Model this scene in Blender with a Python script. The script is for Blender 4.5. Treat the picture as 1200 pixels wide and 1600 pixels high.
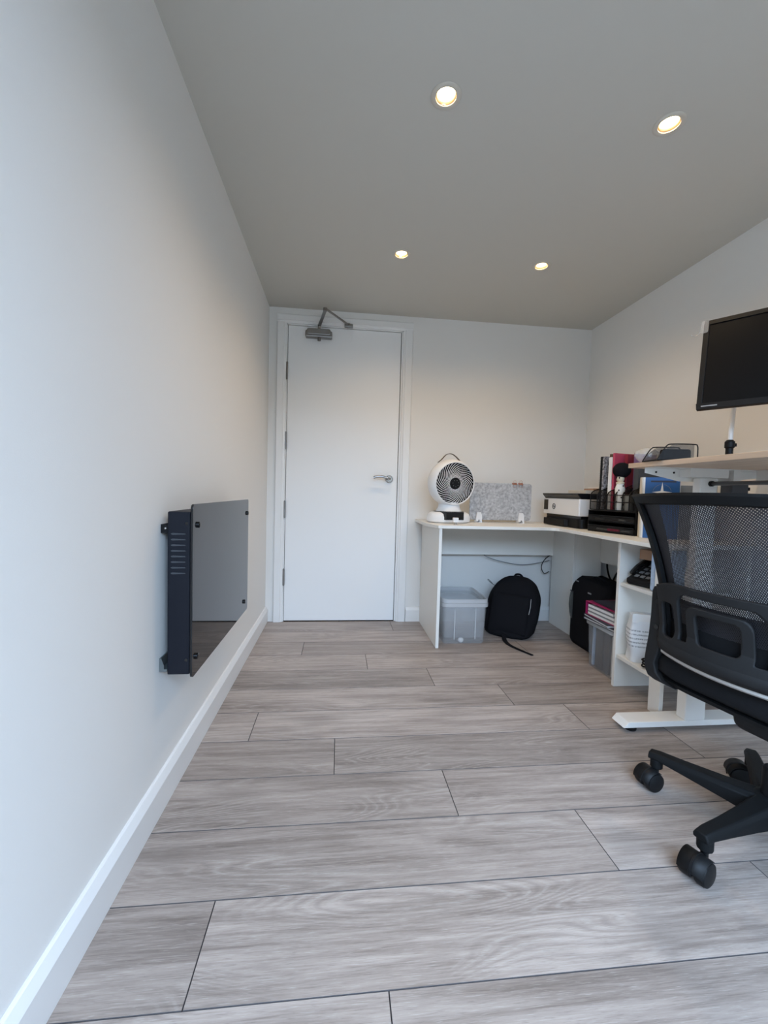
import bpy, bmesh, math, random
from mathutils import Matrix, Vector

random.seed(7)
S = bpy.context.scene
COL = S.collection
for o in list(bpy.data.objects):
    bpy.data.objects.remove(o, do_unlink=True)
PI = math.pi
R = math.radians

# ------------------------------------------------------------------ camera
ROOM_W, ROOM_D, ROOM_H = 2.248, 2.870, 2.098      # width (x), far wall (y), ceiling (z)
BACK_Y = -0.50                                     # opening the photograph is taken through
PITCH, YAW, ROLL = -0.0470, 0.1075, 0.0281
cam_d = bpy.data.cameras.new('camera')
cam_d.sensor_fit = 'VERTICAL'
cam_d.sensor_height = 36.0
cam_d.lens = 652.87 / 1600.0 * 36.0
cam_d.clip_start = 0.02
cam = bpy.data.objects.new('camera', cam_d)
COL.objects.link(cam)
Rz = Matrix(((math.cos(YAW), math.sin(YAW), 0), (-math.sin(YAW), math.cos(YAW), 0), (0, 0, 1)))
Rx = Matrix(((1, 0, 0), (0, math.cos(PITCH), -math.sin(PITCH)), (0, math.sin(PITCH), math.cos(PITCH))))
Rm = Rz @ Rx
right, fwd, up = Rm.col[0], Rm.col[1], Rm.col[2]
r2 = right * math.cos(ROLL) + up * math.sin(ROLL)
u2 = -right * math.sin(ROLL) + up * math.cos(ROLL)
M = Matrix.Identity(4)
for i in range(3):
    M[i][0], M[i][1], M[i][2] = r2[i], u2[i], -fwd[i]
M.translation = Vector((0.4835, 0.0, 0.9001))
cam.matrix_world = M
S.camera = cam

# ------------------------------------------------------------------ world, light, exposure
S.view_settings.view_transform = 'Standard'
S.view_settings.look = 'None'
S.view_settings.gamma = 1.0
S.view_settings.use_curve_mapping = False
S.view_settings.exposure = 0.0
SKY_STRENGTH = 17.0
LAMP_STRENGTH = 30.0
SPOT_WATT = 12.0
world = bpy.data.worlds.new('overcast_sky')
S.world = world
world.use_nodes = True
wn = world.node_tree
bg = wn.nodes['Background']
bg.inputs['Color'].default_value = (0.50, 0.71, 1.0, 1)
bg.inputs['Strength'].default_value = SKY_STRENGTH
S.cycles.max_bounces = 12
S.cycles.diffuse_bounces = 6
S.cycles.glossy_bounces = 4
S.cycles.transparent_max_bounces = 24
S.cycles.transmission_bounces = 8
S.cycles.caustics_reflective = False
S.cycles.caustics_refractive = False
S.cycles.use_denoising = True
# sampling portal in the garden door opening (adds no light of its own)
GX0, GX1, GZ0, GZ1 = 0.02, 2.228, 0.0, 2.06
pl = bpy.data.lights.new('daylight_portal', 'AREA')
pl.shape = 'RECTANGLE'
pl.size, pl.size_y = GX1 - GX0, GZ1 - GZ0
pl.cycles.is_portal = True
po = bpy.data.objects.new('daylight_portal', pl)
po.location = ((GX0 + GX1) / 2, BACK_Y - 0.11, (GZ0 + GZ1) / 2)
po.rotation_euler = (R(90), 0, 0)
COL.objects.link(po)


# ------------------------------------------------------------------ materials
def new_mat(name):
    m = bpy.data.materials.new(name)
    m.use_nodes = True
    return m, m.node_tree, m.node_tree.nodes['Principled BSDF']


def pm(name, col, rough=0.5, metal=0.0, spec=0.5, bump=0.0, bscale=200.0, noise=0.0, nscale=20.0,
       emit=None, estr=0.0):
    m, t, b = new_mat(name)
    b.inputs['Base Color'].default_value = (*col, 1)
    b.inputs['Roughness'].default_value = rough
    b.inputs['Metallic'].default_value = metal
    b.inputs['Specular IOR Level'].default_value = spec
    if emit:
        b.inputs['Emission Color'].default_value = (*emit, 1)
        b.inputs['Emission Strength'].default_value = estr
    if bump or noise:
        tc = t.nodes.new('ShaderNodeTexCoord')
    if bump:
        n = t.nodes.new('ShaderNodeTexNoise')
        n.inputs['Scale'].default_value = bscale
        n.inputs['Detail'].default_value = 4
        t.links.new(tc.outputs['Object'], n.inputs['Vector'])
        bp = t.nodes.new('ShaderNodeBump')
        bp.inputs['Strength'].default_value = bump
        bp.inputs['Distance'].default_value = 0.002
        t.links.new(n.outputs['Fac'], bp.inputs['Height'])
        t.links.new(bp.outputs['Normal'], b.inputs['Normal'])
    if noise:
        n2 = t.nodes.new('ShaderNodeTexNoise')
        n2.inputs['Scale'].default_value = nscale
        n2.inputs['Detail'].default_value = 6
        t.links.new(tc.outputs['Object'], n2.inputs['Vector'])
        r = t.nodes.new('ShaderNodeValToRGB')
        r.color_ramp.elements[0].position = 0.3
        r.color_ramp.elements[1].position = 0.7
        r.color_ramp.elements[0].color = (*[max(0, c * (1 - noise)) for c in col], 1)
        r.color_ramp.elements[1].color = (*[min(1, c * (1 + noise)) for c in col], 1)
        t.links.new(n2.outputs['Fac'], r.inputs['Fac'])
        t.links.new(r.outputs['Color'], b.inputs['Base Color'])
    return m


def clear_mat(name, col, fac, rough=0.15):
    """thin translucent plastic: part see-through, part white haze"""
    m, t, b = new_mat(name)
    b.inputs['Base Color'].default_value = (*col, 1)
    b.inputs['Roughness'].default_value = rough
    tr = t.nodes.new('ShaderNodeBsdfTransparent')
    tr.inputs['Color'].default_value = (0.96, 0.965, 0.97, 1)
    mx = t.nodes.new('ShaderNodeMixShader')
    mx.inputs['Fac'].default_value = fac
    out = t.nodes['Material Output']
    t.links.new(tr.outputs[0], mx.inputs[1])
    t.links.new(b.outputs[0], mx.inputs[2])
    t.links.new(mx.outputs[0], out.inputs['Surface'])
    return m


def mesh_mat(name, col, scale, hole, aspect=1.0, shear=0.0):
    """woven net: round holes cut through with transparency, laid out in the surface's own UV metres"""
    m, t, b = new_mat(name)
    b.inputs['Base Color'].default_value = (*col, 1)
    b.inputs['Roughness'].default_value = 0.6
    uv = t.nodes.new('ShaderNodeUVMap')
    mp = t.nodes.new('ShaderNodeMapping')
    mp.inputs['Scale'].default_value = (scale, scale * aspect, 1)
    mp.inputs['Rotation'].default_value = (0, 0, shear)
    t.links.new(uv.outputs['UV'], mp.inputs['Vector'])
    fr = t.nodes.new('ShaderNodeVectorMath')
    fr.operation = 'FRACTION'
    t.links.new(mp.outputs['Vector'], fr.inputs[0])
    sb = t.nodes.new('ShaderNodeVectorMath')
    sb.operation = 'SUBTRACT'
    sb.inputs[1].default_value = (0.5, 0.5, 0.0)
    t.links.new(fr.outputs[0], sb.inputs[0])
    ln = t.nodes.new('ShaderNodeVectorMath')
    ln.operation = 'LENGTH'
    t.links.new(sb.outputs[0], ln.inputs[0])
    cmp = t.nodes.new('ShaderNodeMath')
    cmp.operation = 'GREATER_THAN'
    cmp.inputs[1].default_value = hole
    t.links.new(ln.outputs['Value'], cmp.inputs[0])
    tr = t.nodes.new('ShaderNodeBsdfTransparent')
    mx = t.nodes.new('ShaderNodeMixShader')
    t.links.new(cmp.outputs[0], mx.inputs['Fac'])
    t.links.new(tr.outputs[0], mx.inputs[1])
    t.links.new(b.outputs[0], mx.inputs[2])
    t.links.new(mx.outputs[0], t.nodes['Material Output'].inputs['Surface'])
    return m


def wood_floor_mat():
    m, t, b = new_mat('grey_oak_laminate')
    N, L = t.nodes, t.links
    tc = N.new('ShaderNodeTexCoord')
    oi = N.new('ShaderNodeObjectInfo')
    mul = N.new('ShaderNodeMath'); mul.operation = 'MULTIPLY'; mul.inputs[1].default_value = 37.0
    L.new(oi.outputs['Random'], mul.inputs[0])
    comb = N.new('ShaderNodeCombineXYZ')
    L.new(mul.outputs[0], comb.inputs['X']); L.new(mul.outputs[0], comb.inputs['Y'])
    add = N.new('ShaderNodeVectorMath'); add.operation = 'ADD'
    L.new(tc.outputs['Object'], add.inputs[0]); L.new(comb.outputs[0], add.inputs[1])

    def mapping(sx, sy):
        mp = N.new('ShaderNodeMapping'); mp.inputs['Scale'].default_value = (sx, sy, 1)
        L.new(add.outputs[0], mp.inputs['Vector']); return mp

    def noise(sx, sy, scale, detail, dist=0.0, rough=0.55):
        n = N.new('ShaderNodeTexNoise')
        n.inputs['Scale'].default_value = scale; n.inputs['Detail'].default_value = detail
        n.inputs['Distortion'].default_value = dist; n.inputs['Roughness'].default_value = rough
        L.new(mapping(sx, sy).outputs[0], n.inputs['Vector']); return n
    # broad tone, streaks, cathedral figure, limed pores
    broad = noise(1.0, 4.5, 1.8, 3, 0.8)
    streak = noise(1.6, 34.0, 1.6, 8, 0.4, 0.62)
    fine = noise(11.0, 330.0, 1.0, 5, 0.3, 0.7)
    pore = noise(26.0, 520.0, 1.0, 3, 0.2, 0.6)
    fig = noise(0.62, 4.6, 1.8, 1.5, 0.5, 0.4)
    zone = noise(1.3, 3.2, 1.5, 2, 0.2)

    def math_(op, a, b=None, c=None):
        n = N.new('ShaderNodeMath'); n.operation = op
        for k, v in enumerate((a, b, c)):
            if v is None:
                continue
            if hasattr(v, 'is_output'):
                L.new(v, n.inputs[k])
            else:
                n.inputs[k].default_value = v
        return n.outputs[0]

    def rng(v, a, b, c=0.0, d=1.0):
        n = N.new('ShaderNodeMapRange')
        n.inputs['From Min'].default_value = a; n.inputs['From Max'].default_value = b
        n.inputs['To Min'].default_value = c; n.inputs['To Max'].default_value = d
        L.new(v, n.inputs['Value']); return n.outputs[0]

    def mixc(f, a, col):
        n = N.new('ShaderNodeMix'); n.data_type = 'RGBA'
        L.new(f, n.inputs['Factor']); L.new(a, n.inputs['A']); n.inputs['B'].default_value = (*col, 1)
        return n.outputs['Result']
    phase = math_('MULTIPLY_ADD', fig.outputs['Fac'], 165.0, math_('MULTIPLY', fine.outputs['Fac'], 2.2))
    sine = math_('SINE', phase)
    tone = math_('ADD', math_('MULTIPLY', streak.outputs['Fac'], 0.42), math_('ADD', math_('MULTIPLY', broad.outputs['Fac'], 0.33), math_('MULTIPLY', fine.outputs['Fac'], 0.25)))
    r1 = N.new('ShaderNodeValToRGB'); e = r1.color_ramp.elements
    e[0].position = 0.38; e[1].position = 0.61
    e[0].color = (0.185, 0.148, 0.127, 1); e[1].color = (0.465, 0.392, 0.345, 1)
    mid = r1.color_ramp.elements.new(0.5); mid.color = (0.342, 0.283, 0.247, 1)
    L.new(tone, r1.inputs['Fac'])
    pb = rng(oi.outputs['Random'], 0.0, 1.0, 0.86, 1.13)
    vm = N.new('ShaderNodeVectorMath'); vm.operation = 'SCALE'
    L.new(r1.outputs['Color'], vm.inputs[0]); L.new(pb, vm.inputs['Scale'])
    zmask = rng(zone.outputs['Fac'], 0.46, 0.60)
    light = math_('MULTIPLY', math_('MULTIPLY', rng(sine, 0.45, 1.0, 0.0, 0.42), zmask), rng(pore.outputs['Fac'], 0.42, 0.60))
    c1 = mixc(light, vm.outputs[0], (0.62, 0.57, 0.52))
    dark = math_('MULTIPLY', math_('MULTIPLY', rng(sine, -0.35, -1.0, 0.0, 0.28), zmask), 1.0)
    c2 = mixc(dark, c1, (0.16, 0.135, 0.12))
    c3 = mixc(rng(pore.outputs['Fac'], 0.57, 0.70, 0.0, 0.50), c2, (0.16, 0.130, 0.117))
    c4 = mixc(rng(pore.outputs['Fac'], 0.42, 0.30, 0.0, 0.38), c3, (0.60, 0.55, 0.50))
    # knots
    vo = N.new('ShaderNodeTexVoronoi'); vo.inputs['Scale'].default_value = 1.0
    L.new(mapping(1.6, 4.5).outputs[0], vo.inputs['Vector'])
    kr = N.new('ShaderNodeMapRange'); kr.inputs['From Min'].default_value = 0.0; kr.inputs['From Max'].default_value = 0.20
    kr.inputs['To Min'].default_value = 0.62; kr.inputs['To Max'].default_value = 0.0
    L.new(vo.outputs['Distance'], kr.inputs['Value'])
    mx3 = N.new('ShaderNodeMix'); mx3.data_type = 'RGBA'
    L.new(kr.outputs[0], mx3.inputs['Factor']); L.new(c4, mx3.inputs['A'])
    mx3.inputs['B'].default_value = (0.19, 0.155, 0.135, 1)
    L.new(mx3.outputs['Result'], b.inputs['Base Color'])
    b.inputs['Roughness'].default_value = 0.42
    b.inputs['Specular IOR Level'].default_value = 0.45
    bp = N.new('ShaderNodeBump'); bp.inputs['Strength'].default_value = 0.12; bp.inputs['Distance'].default_value = 0.001
    L.new(fine.outputs['Fac'], bp.inputs['Height']); L.new(bp.outputs['Normal'], b.inputs['Normal'])
    return m


def oak_mat():
    m, t, b = new_mat('pale_oak_tabletop')
    N, L = t.nodes, t.links
    tc = N.new('ShaderNodeTexCoord')
    mp = N.new('ShaderNodeMapping'); mp.inputs['Scale'].default_value = (22, 1.5, 22)
    L.new(tc.outputs['Object'], mp.inputs['Vector'])
    n = N.new('ShaderNodeTexNoise'); n.inputs['Scale'].default_value = 2.0; n.inputs['Detail'].default_value = 8
    L.new(mp.outputs[0], n.inputs['Vector'])
    r = N.new('ShaderNodeValToRGB')
    r.color_ramp.elements[0].position = 0.3; r.color_ramp.elements[1].position = 0.7
    r.color_ramp.elements[0].color = (0.52, 0.36, 0.24, 1); r.color_ramp.elements[1].color = (0.70, 0.53, 0.39, 1)
    L.new(n.outputs['Fac'], r.inputs['Fac']); L.new(r.outputs['Color'], b.inputs['Base Color'])
    b.inputs['Roughness'].default_value = 0.5
    return m


def print_mat():
    """white paper sack with rows of faint grey print"""
    m, t, b = new_mat('printed_white_paper')
    N, L = t.nodes, t.links
    tc = N.new('ShaderNodeTexCoord')
    sx = N.new('ShaderNodeSeparateXYZ'); L.new(tc.outputs['Generated'], sx.inputs[0])
    wv = N.new('ShaderNodeMath'); wv.operation = 'MULTIPLY'; wv.inputs[1].default_value = 78.0
    L.new(sx.outputs['Z'], wv.inputs[0])
    si = N.new('ShaderNodeMath'); si.operation = 'SINE'; L.new(wv.outputs[0], si.inputs[0])
    g = N.new('ShaderNodeMath'); g.operation = 'GREATER_THAN'; g.inputs[1].default_value = 0.35
    L.new(si.outputs[0], g.inputs[0])
    mp = N.new('ShaderNodeMapping'); mp.inputs['Scale'].default_value = (60, 60, 14)
    L.new(tc.outputs['Generated'], mp.inputs['Vector'])
    ns = N.new('ShaderNodeTexNoise'); ns.inputs['Scale'].default_value = 1.0; L.new(mp.outputs[0], ns.inputs['Vector'])
    g2 = N.new('ShaderNodeMath'); g2.operation = 'GREATER_THAN'; g2.inputs[1].default_value = 0.47
    L.new(ns.outputs['Fac'], g2.inputs[0])
    band = N.new('ShaderNodeMapRange'); band.inputs['From Min'].default_value = 0.28; band.inputs['From Max'].default_value = 0.30
    L.new(sx.outputs['Z'], band.inputs['Value'])
    band2 = N.new('ShaderNodeMapRange'); band2.inputs['From Min'].default_value = 0.72; band2.inputs['From Max'].default_value = 0.70
    L.new(sx.outputs['Z'], band2.inputs['Value'])
    a = N.new('ShaderNodeMath'); a.operation = 'MULTIPLY'; L.new(g.outputs[0], a.inputs[0]); L.new(g2.outputs[0], a.inputs[1])
    a2 = N.new('ShaderNodeMath'); a2.operation = 'MULTIPLY'; L.new(a.outputs[0], a2.inputs[0]); L.new(band.outputs[0], a2.inputs[1])
    a3 = N.new('ShaderNodeMath'); a3.operation = 'MULTIPLY'; L.new(a2.outputs[0], a3.inputs[0]); L.new(band2.outputs[0], a3.inputs[1])
    mx = N.new('ShaderNodeMix'); mx.data_type = 'RGBA'
    mx.inputs['A'].default_value = (0.74, 0.75, 0.76, 1); mx.inputs['B'].default_value = (0.28, 0.29, 0.30, 1)
    L.new(a3.outputs[0], mx.inputs['Factor']); L.new(mx.outputs['Result'], b.inputs['Base Color'])
    b.inputs['Roughness'].default_value = 0.6
    return m


MAT = {
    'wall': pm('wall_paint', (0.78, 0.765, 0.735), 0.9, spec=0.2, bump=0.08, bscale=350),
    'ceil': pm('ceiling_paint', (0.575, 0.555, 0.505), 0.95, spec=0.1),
    'trim': pm('white_gloss_trim', (0.79, 0.785, 0.77), 0.35),
    'door': pm('white_door_paint', (0.83, 0.83, 0.82), 0.42, bump=0.03, bscale=90),
    'dark_gap': pm('gap_shade_black', (0.006, 0.006, 0.006), 0.9, spec=0.1),  # black standing in for shade in door gaps and fan head
    'floor': wood_floor_mat(),
    'groove': pm('painted_v_groove', (0.075, 0.066, 0.066), 0.7),
    'subfloor': pm('subfloor_dark', (0.05, 0.045, 0.04), 0.9),
    'steel': pm('brushed_steel', (0.28, 0.27, 0.26), 0.35, metal=1.0),
    'satin': pm('satin_metal', (0.55, 0.54, 0.52), 0.35, metal=0.6),
    'dark_rod': pm('dark_steel_rod', (0.06, 0.062, 0.065), 0.4, metal=0.3),
    'chrome': pm('chrome', (0.40, 0.385, 0.37), 0.15, metal=1.0),
    'laminate': pm('white_laminate', (0.80, 0.775, 0.72), 0.45),
    'white_steel': pm('white_powder_coat', (0.78, 0.76, 0.72), 0.4),
    'oak': oak_mat(),
    'black': pm('black_plastic', (0.006, 0.006, 0.0065), 0.5, spec=0.22),
    'black_soft': pm('black_textured_plastic', (0.0065, 0.0068, 0.0072), 0.6, spec=0.16, bump=0.15, bscale=900),
    'black_gloss': pm('black_gloss', (0.008, 0.008, 0.009), 0.15),
    'shell': pm('charcoal_nylon', (0.016, 0.016, 0.0165), 0.6, spec=0.2, bump=0.15, bscale=900),
    'fabric': pm('black_fabric', (0.010, 0.010, 0.012), 0.95, spec=0.1, bump=0.4, bscale=700),
    'seat': pm('black_seat_cloth', (0.012, 0.012, 0.013), 0.95, spec=0.1, bump=0.3, bscale=900),
    'navy': pm('anthracite_steel', (0.008, 0.009, 0.014), 0.5, spec=0.2),
    'slot': pm('vent_slot_edge', (0.045, 0.05, 0.058), 0.4),
    'dglass': pm('black_mirror_glass', (0.010, 0.010, 0.011), 0.03, spec=0.42),
    'bracket': pm('galvanised_bracket', (0.20, 0.22, 0.22), 0.4, metal=0.7),
    'screen': pm('lcd_off', (0.004, 0.004, 0.0045), 0.35, spec=0.14),
    'grey_text': pm('silver_print', (0.30, 0.30, 0.30), 0.5),
    'white': pm('white_plastic', (0.80, 0.79, 0.78), 0.35),
    'vane': pm('grille_white', (0.82, 0.80, 0.80), 0.4),
    'strap': pm('brown_strap', (0.12, 0.10, 0.075), 0.7),
    'felt': pm('grey_felt', (0.42, 0.42, 0.425), 0.98, spec=0.05, noise=0.30, nscale=70, bump=0.5, bscale=300),
    'rose': pm('rose_gold', (0.75, 0.42, 0.33), 0.25, metal=1.0),
    'cream': pm('cream_card', (0.66, 0.60, 0.50), 0.7),
    'paper': pm('paper', (0.78, 0.77, 0.75), 0.8),
    'pink': pm('pink_cover', (0.50, 0.06, 0.12), 0.5),
    'magenta': pm('magenta_binder', (0.36, 0.012, 0.10), 0.45),
    'red': pm('dark_red', (0.28, 0.03, 0.05), 0.5),
    'purple': pm('purple_cover', (0.22, 0.12, 0.26), 0.5),
    'navy_card': pm('navy_card', (0.022, 0.022, 0.040), 0.55),
    'gray_card': pm('grey_card', (0.22, 0.23, 0.24), 0.6),
    'dark_card': pm('charcoal_card', (0.055, 0.055, 0.06), 0.6),
    'pattern': pm('patterned_cover', (0.25, 0.24, 0.25), 0.6, noise=0.95, nscale=110),
    'blue': pm('blue_print', (0.012, 0.085, 0.26), 0.35),
    'pale_blue': pm('pale_blue_plastic', (0.42, 0.53, 0.68), 0.4, noise=0.12, nscale=60),
    'brown': pm('kraft_card', (0.36, 0.22, 0.14), 0.8),
    'dbrown': pm('brown_wood_dark', (0.10, 0.055, 0.03), 0.6),
    'skin': pm('cream_resin', (0.70, 0.60, 0.44), 0.5),
    'spots': pm('white_spotted', (0.75, 0.73, 0.68), 0.5),
    'glass_grey': pm('grey_glass', (0.22, 0.21, 0.18), 0.15),
    'clear': clear_mat('clear_plastic', (0.74, 0.74, 0.74), 0.13, 0.1),
    'clear_rim': clear_mat('clear_plastic_rim', (0.76, 0.76, 0.76), 0.38),
    'hook_clear': clear_mat('clear_hook', (0.5, 0.5, 0.5), 0.28, 0.3),
    'bag_clear': clear_mat('clear_bag_film', (0.75, 0.72, 0.68), 0.30, 0.2),
    'chair_mesh': mesh_mat('chair_back_net', (0.014, 0.014, 0.018), 230.0, 0.245, 0.85, R(32)),
    'wire_mesh': mesh_mat('black_wire_net', (0.012, 0.012, 0.012), 420.0, 0.36),
    'pocket_net': mesh_mat('pocket_net', (0.10, 0.11, 0.11), 120.0, 0.22),
    'lens': pm('lamp_lens', (1, 0.9, 0.7), 0.5, emit=(1.0, 0.76, 0.45), estr=LAMP_STRENGTH),
    'bezel': pm('lamp_bezel', (0.60, 0.56, 0.49), 0.6),
    'reflector': pm('lamp_reflector', (0.70, 0.50, 0.28), 0.5),
    'red_led': pm('pink_highlighter', (0.75, 0.02, 0.12), 0.3),
    'frame_grey': pm('anthracite_frame', (0.06, 0.065, 0.07), 0.4),
    'patio': pm('patio_paving', (0.22, 0.19, 0.16), 0.9, noise=0.2, nscale=3),
    'sky_block': pm('sky_block_surface', (0.16, 0.13, 0.10), 0.9, noise=0.2, nscale=6),
}
# window pane: mostly see-through with a weak reflection
mg, tg, bgp = new_mat('window_glass')
gl = tg.nodes.new('ShaderNodeBsdfGlossy'); gl.inputs['Roughness'].default_value = 0.0
tr = tg.nodes.new('ShaderNodeBsdfTransparent')
fr = tg.nodes.new('ShaderNodeFresnel'); fr.inputs['IOR'].default_value = 1.45
mxg = tg.nodes.new('ShaderNodeMixShader')
tg.links.new(fr.outputs[0], mxg.inputs['Fac']); tg.links.new(tr.outputs[0], mxg.inputs[1]); tg.links.new(gl.outputs[0], mxg.inputs[2])
tg.links.new(mxg.outputs[0], tg.nodes['Material Output'].inputs['Surface'])
MAT['pane'] = mg


# ------------------------------------------------------------------ mesh helpers
def rotm(ax, deg):
    return Matrix.Rotation(R(deg), 3, ax)


class MB:
    def __init__(self):
        self.v, self.f, self.uv = [], [], {}

    def add(self, vs, fs, Rm=None, off=None):
        b = len(self.v)
        for p in vs:
            p = Vector(p)
            if Rm is not None:
                p = Rm @ p
            if off is not None:
                p = p + Vector(off)
            self.v.append(p)
        for f in fs:
            self.f.append([i + b for i in f])
        return b

    def box(self, x0, x1, y0, y1, z0, z1, Rm=None, off=None):
        vs = [(x, y, z) for z in (z0, z1) for y in (y0, y1) for x in (x0, x1)]
        fs = [(0, 2, 3, 1), (4, 5, 7, 6), (0, 1, 5, 4), (2, 6, 7, 3), (0, 4, 6, 2), (1, 3, 7, 5)]
        self.add(vs, fs, Rm, off)
        return self

    def prism(self, poly, a, b, axis='z', Rm=None, off=None):
        """extrude 2-D outline between a and b. z: (x,y); y: (x,z); x: (y,z)"""
        def P(p, h):
            return {'z': (p[0], p[1], h), 'y': (p[0], h, p[1]), 'x': (h, p[0], p[1])}[axis]
        n = len(poly)
        vs = [P(p, a) for p in poly] + [P(p, b) for p in poly]
        fs = [list(range(n))[::-1], list(range(n, 2 * n))]
        for i in range(n):
            j = (i + 1) % n
            fs.append([i, j, j + n, i + n])
        self.add(vs, fs, Rm, off)
        return self

    def tube(self, pts, rad, n=8, closed=False, flat=None, Rm=None, off=None, cap=True, upv=None):
        """sweep; rad scalar or list; flat=(a,b) half sizes gives an elliptical/box section"""
        pts = [Vector(p) for p in pts]
        m = len(pts)
        if not isinstance(rad, (list, tuple)):
            rad = [rad] * m
        vs, fs = [], []
        prev = Vector(upv) if upv is not None else None
        for i, p in enumerate(pts):
            if closed:
                tdir = (pts[(i + 1) % m] - pts[i - 1])
            else:
                tdir = pts[min(i + 1, m - 1)] - pts[max(i - 1, 0)]
            if tdir.length < 1e-9:
                tdir = Vector((0, 0, 1))
            tdir.normalize()
            if prev is None:
                prev = Vector((0, 0, 1)) if abs(tdir.z) < 0.9 else Vector((1, 0, 0))
            ref = Vector(upv) if upv is not None else prev
            side = tdir.cross(ref)
            if side.length < 1e-6:
                side = tdir.cross(Vector((0, 1, 0.01)))
            side.normalize()
            u = side.cross(tdir).normalized()
            prev = u
            fa, fb = (1, 1) if flat is None else flat
            for k in range(n):
                a = 2 * PI * (k + 0.5) / n
                vs.append(p + side * (math.cos(a) * rad[i] * fa) + u * (math.sin(a) * rad[i] * fb))
        segs = m if closed else m - 1
        for i in range(segs):
            j = (i + 1) % m
            for k in range(n):
                l = (k + 1) % n
                fs.append([i * n + k, i * n + l, j * n + l, j * n + k])
        if not closed and cap:
            fs.append(list(range(n))[::-1])
            fs.append([(m - 1) * n + k for k in range(n)])
        self.add(vs, fs, Rm, off)
        return self

    def lathe(self, prof, n=24, Rm=None, off=None, a0=0.0, a1=2 * PI, cap=True):
        """profile [(r,z)] about z"""
        vs, fs = [], []
        full = abs(a1 - a0 - 2 * PI) < 1e-6
        m = n if full else n + 1
        for r, z in prof:
            for k in range(m):
                a = a0 + (a1 - a0) * k / n
                vs.append((r * math.cos(a), r * math.sin(a), z))
        for i in range(len(prof) - 1):
            for k in range(n):
                l = (k + 1) % m
                fs.append([i * m + k, i * m + l, (i + 1) * m + l, (i + 1) * m + k])
        if full and cap:
            if prof[0][0] > 1e-6:
                fs.append(list(range(m))[::-1])
            if prof[-1][0] > 1e-6:
                fs.append([(len(prof) - 1) * m + k for k in range(m)])
        self.add(vs, fs, Rm, off)
        return self

    def grid(self, fn, nu, nv, uvfn=None, keep=None):
        base = len(self.v)
        for j in range(nv + 1):
            for i in range(nu + 1):
                self.v.append(Vector(fn(i / nu, j / nv)))
                if uvfn:
                    self.uv[base + j * (nu + 1) + i] = uvfn(i / nu, j / nv)
        for j in range(nv):
            for i in range(nu):
                if keep and not keep(i, j):
                    continue
                a = base + j * (nu + 1) + i
                self.f.append([a, a + 1, a + nu + 2, a + nu + 1])
        return self

    def ellipsoid(self, c, r, n=16, m=10, Rm=None):
        prof = []
        vs, fs = [], []
        for j in range(m + 1):
            t = PI * j / m
            for k in range(n):
                a = 2 * PI * k / n
                p = Vector((r[0] * math.sin(t) * math.cos(a), r[1] * math.sin(t) * math.sin(a), -r[2] * math.cos(t)))
                if Rm is not None:
                    p = Rm @ p
                vs.append(p + Vector(c))
        for j in range(m):
            for k in range(n):
                l = (k + 1) % n
                fs.append([j * n + k, j * n + l, (j + 1) * n + l, (j + 1) * n + k])
        self.add(vs, fs)
        return self

    def shift(self, off):
        o = Vector(off)
        self.v = [p - o for p in self.v]
        return self


def rrect(x0, x1, y0, y1, r, n=5):
    pts = []
    for cx, cy, a in ((x1 - r, y1 - r, 0), (x0 + r, y1 - r, 90), (x0 + r, y0 + r, 180), (x1 - r, y0 + r, 270)):
        for k in range(n + 1):
            t = R(a + 90 * k / n)
            pts.append((cx + r * math.cos(t), cy + r * math.sin(t)))
    return pts


def arc(c, r, a0, a1, n=8):
    return [(c[0] + r * math.cos(R(a0 + (a1 - a0) * k / n)), c[1] + r * math.sin(R(a0 + (a1 - a0) * k / n))) for k in range(n + 1)]


def smooth_path(pts, n=6):
    """Catmull-Rom through the points"""
    P = [Vector(p) for p in pts]
    out = []
    for i in range(len(P) - 1):
        p0, p1, p2, p3 = P[max(i - 1, 0)], P[i], P[i + 1], P[min(i + 2, len(P) - 1)]
        for k in range(n):
            t = k / n
            out.append(0.5 * ((2 * p1) + (p2 - p0) * t + (2 * p0 - 5 * p1 + 4 * p2 - p3) * t * t + (3 * p1 - p0 - 3 * p2 + p3) * t ** 3))
    out.append(P[-1])
    return out


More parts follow.
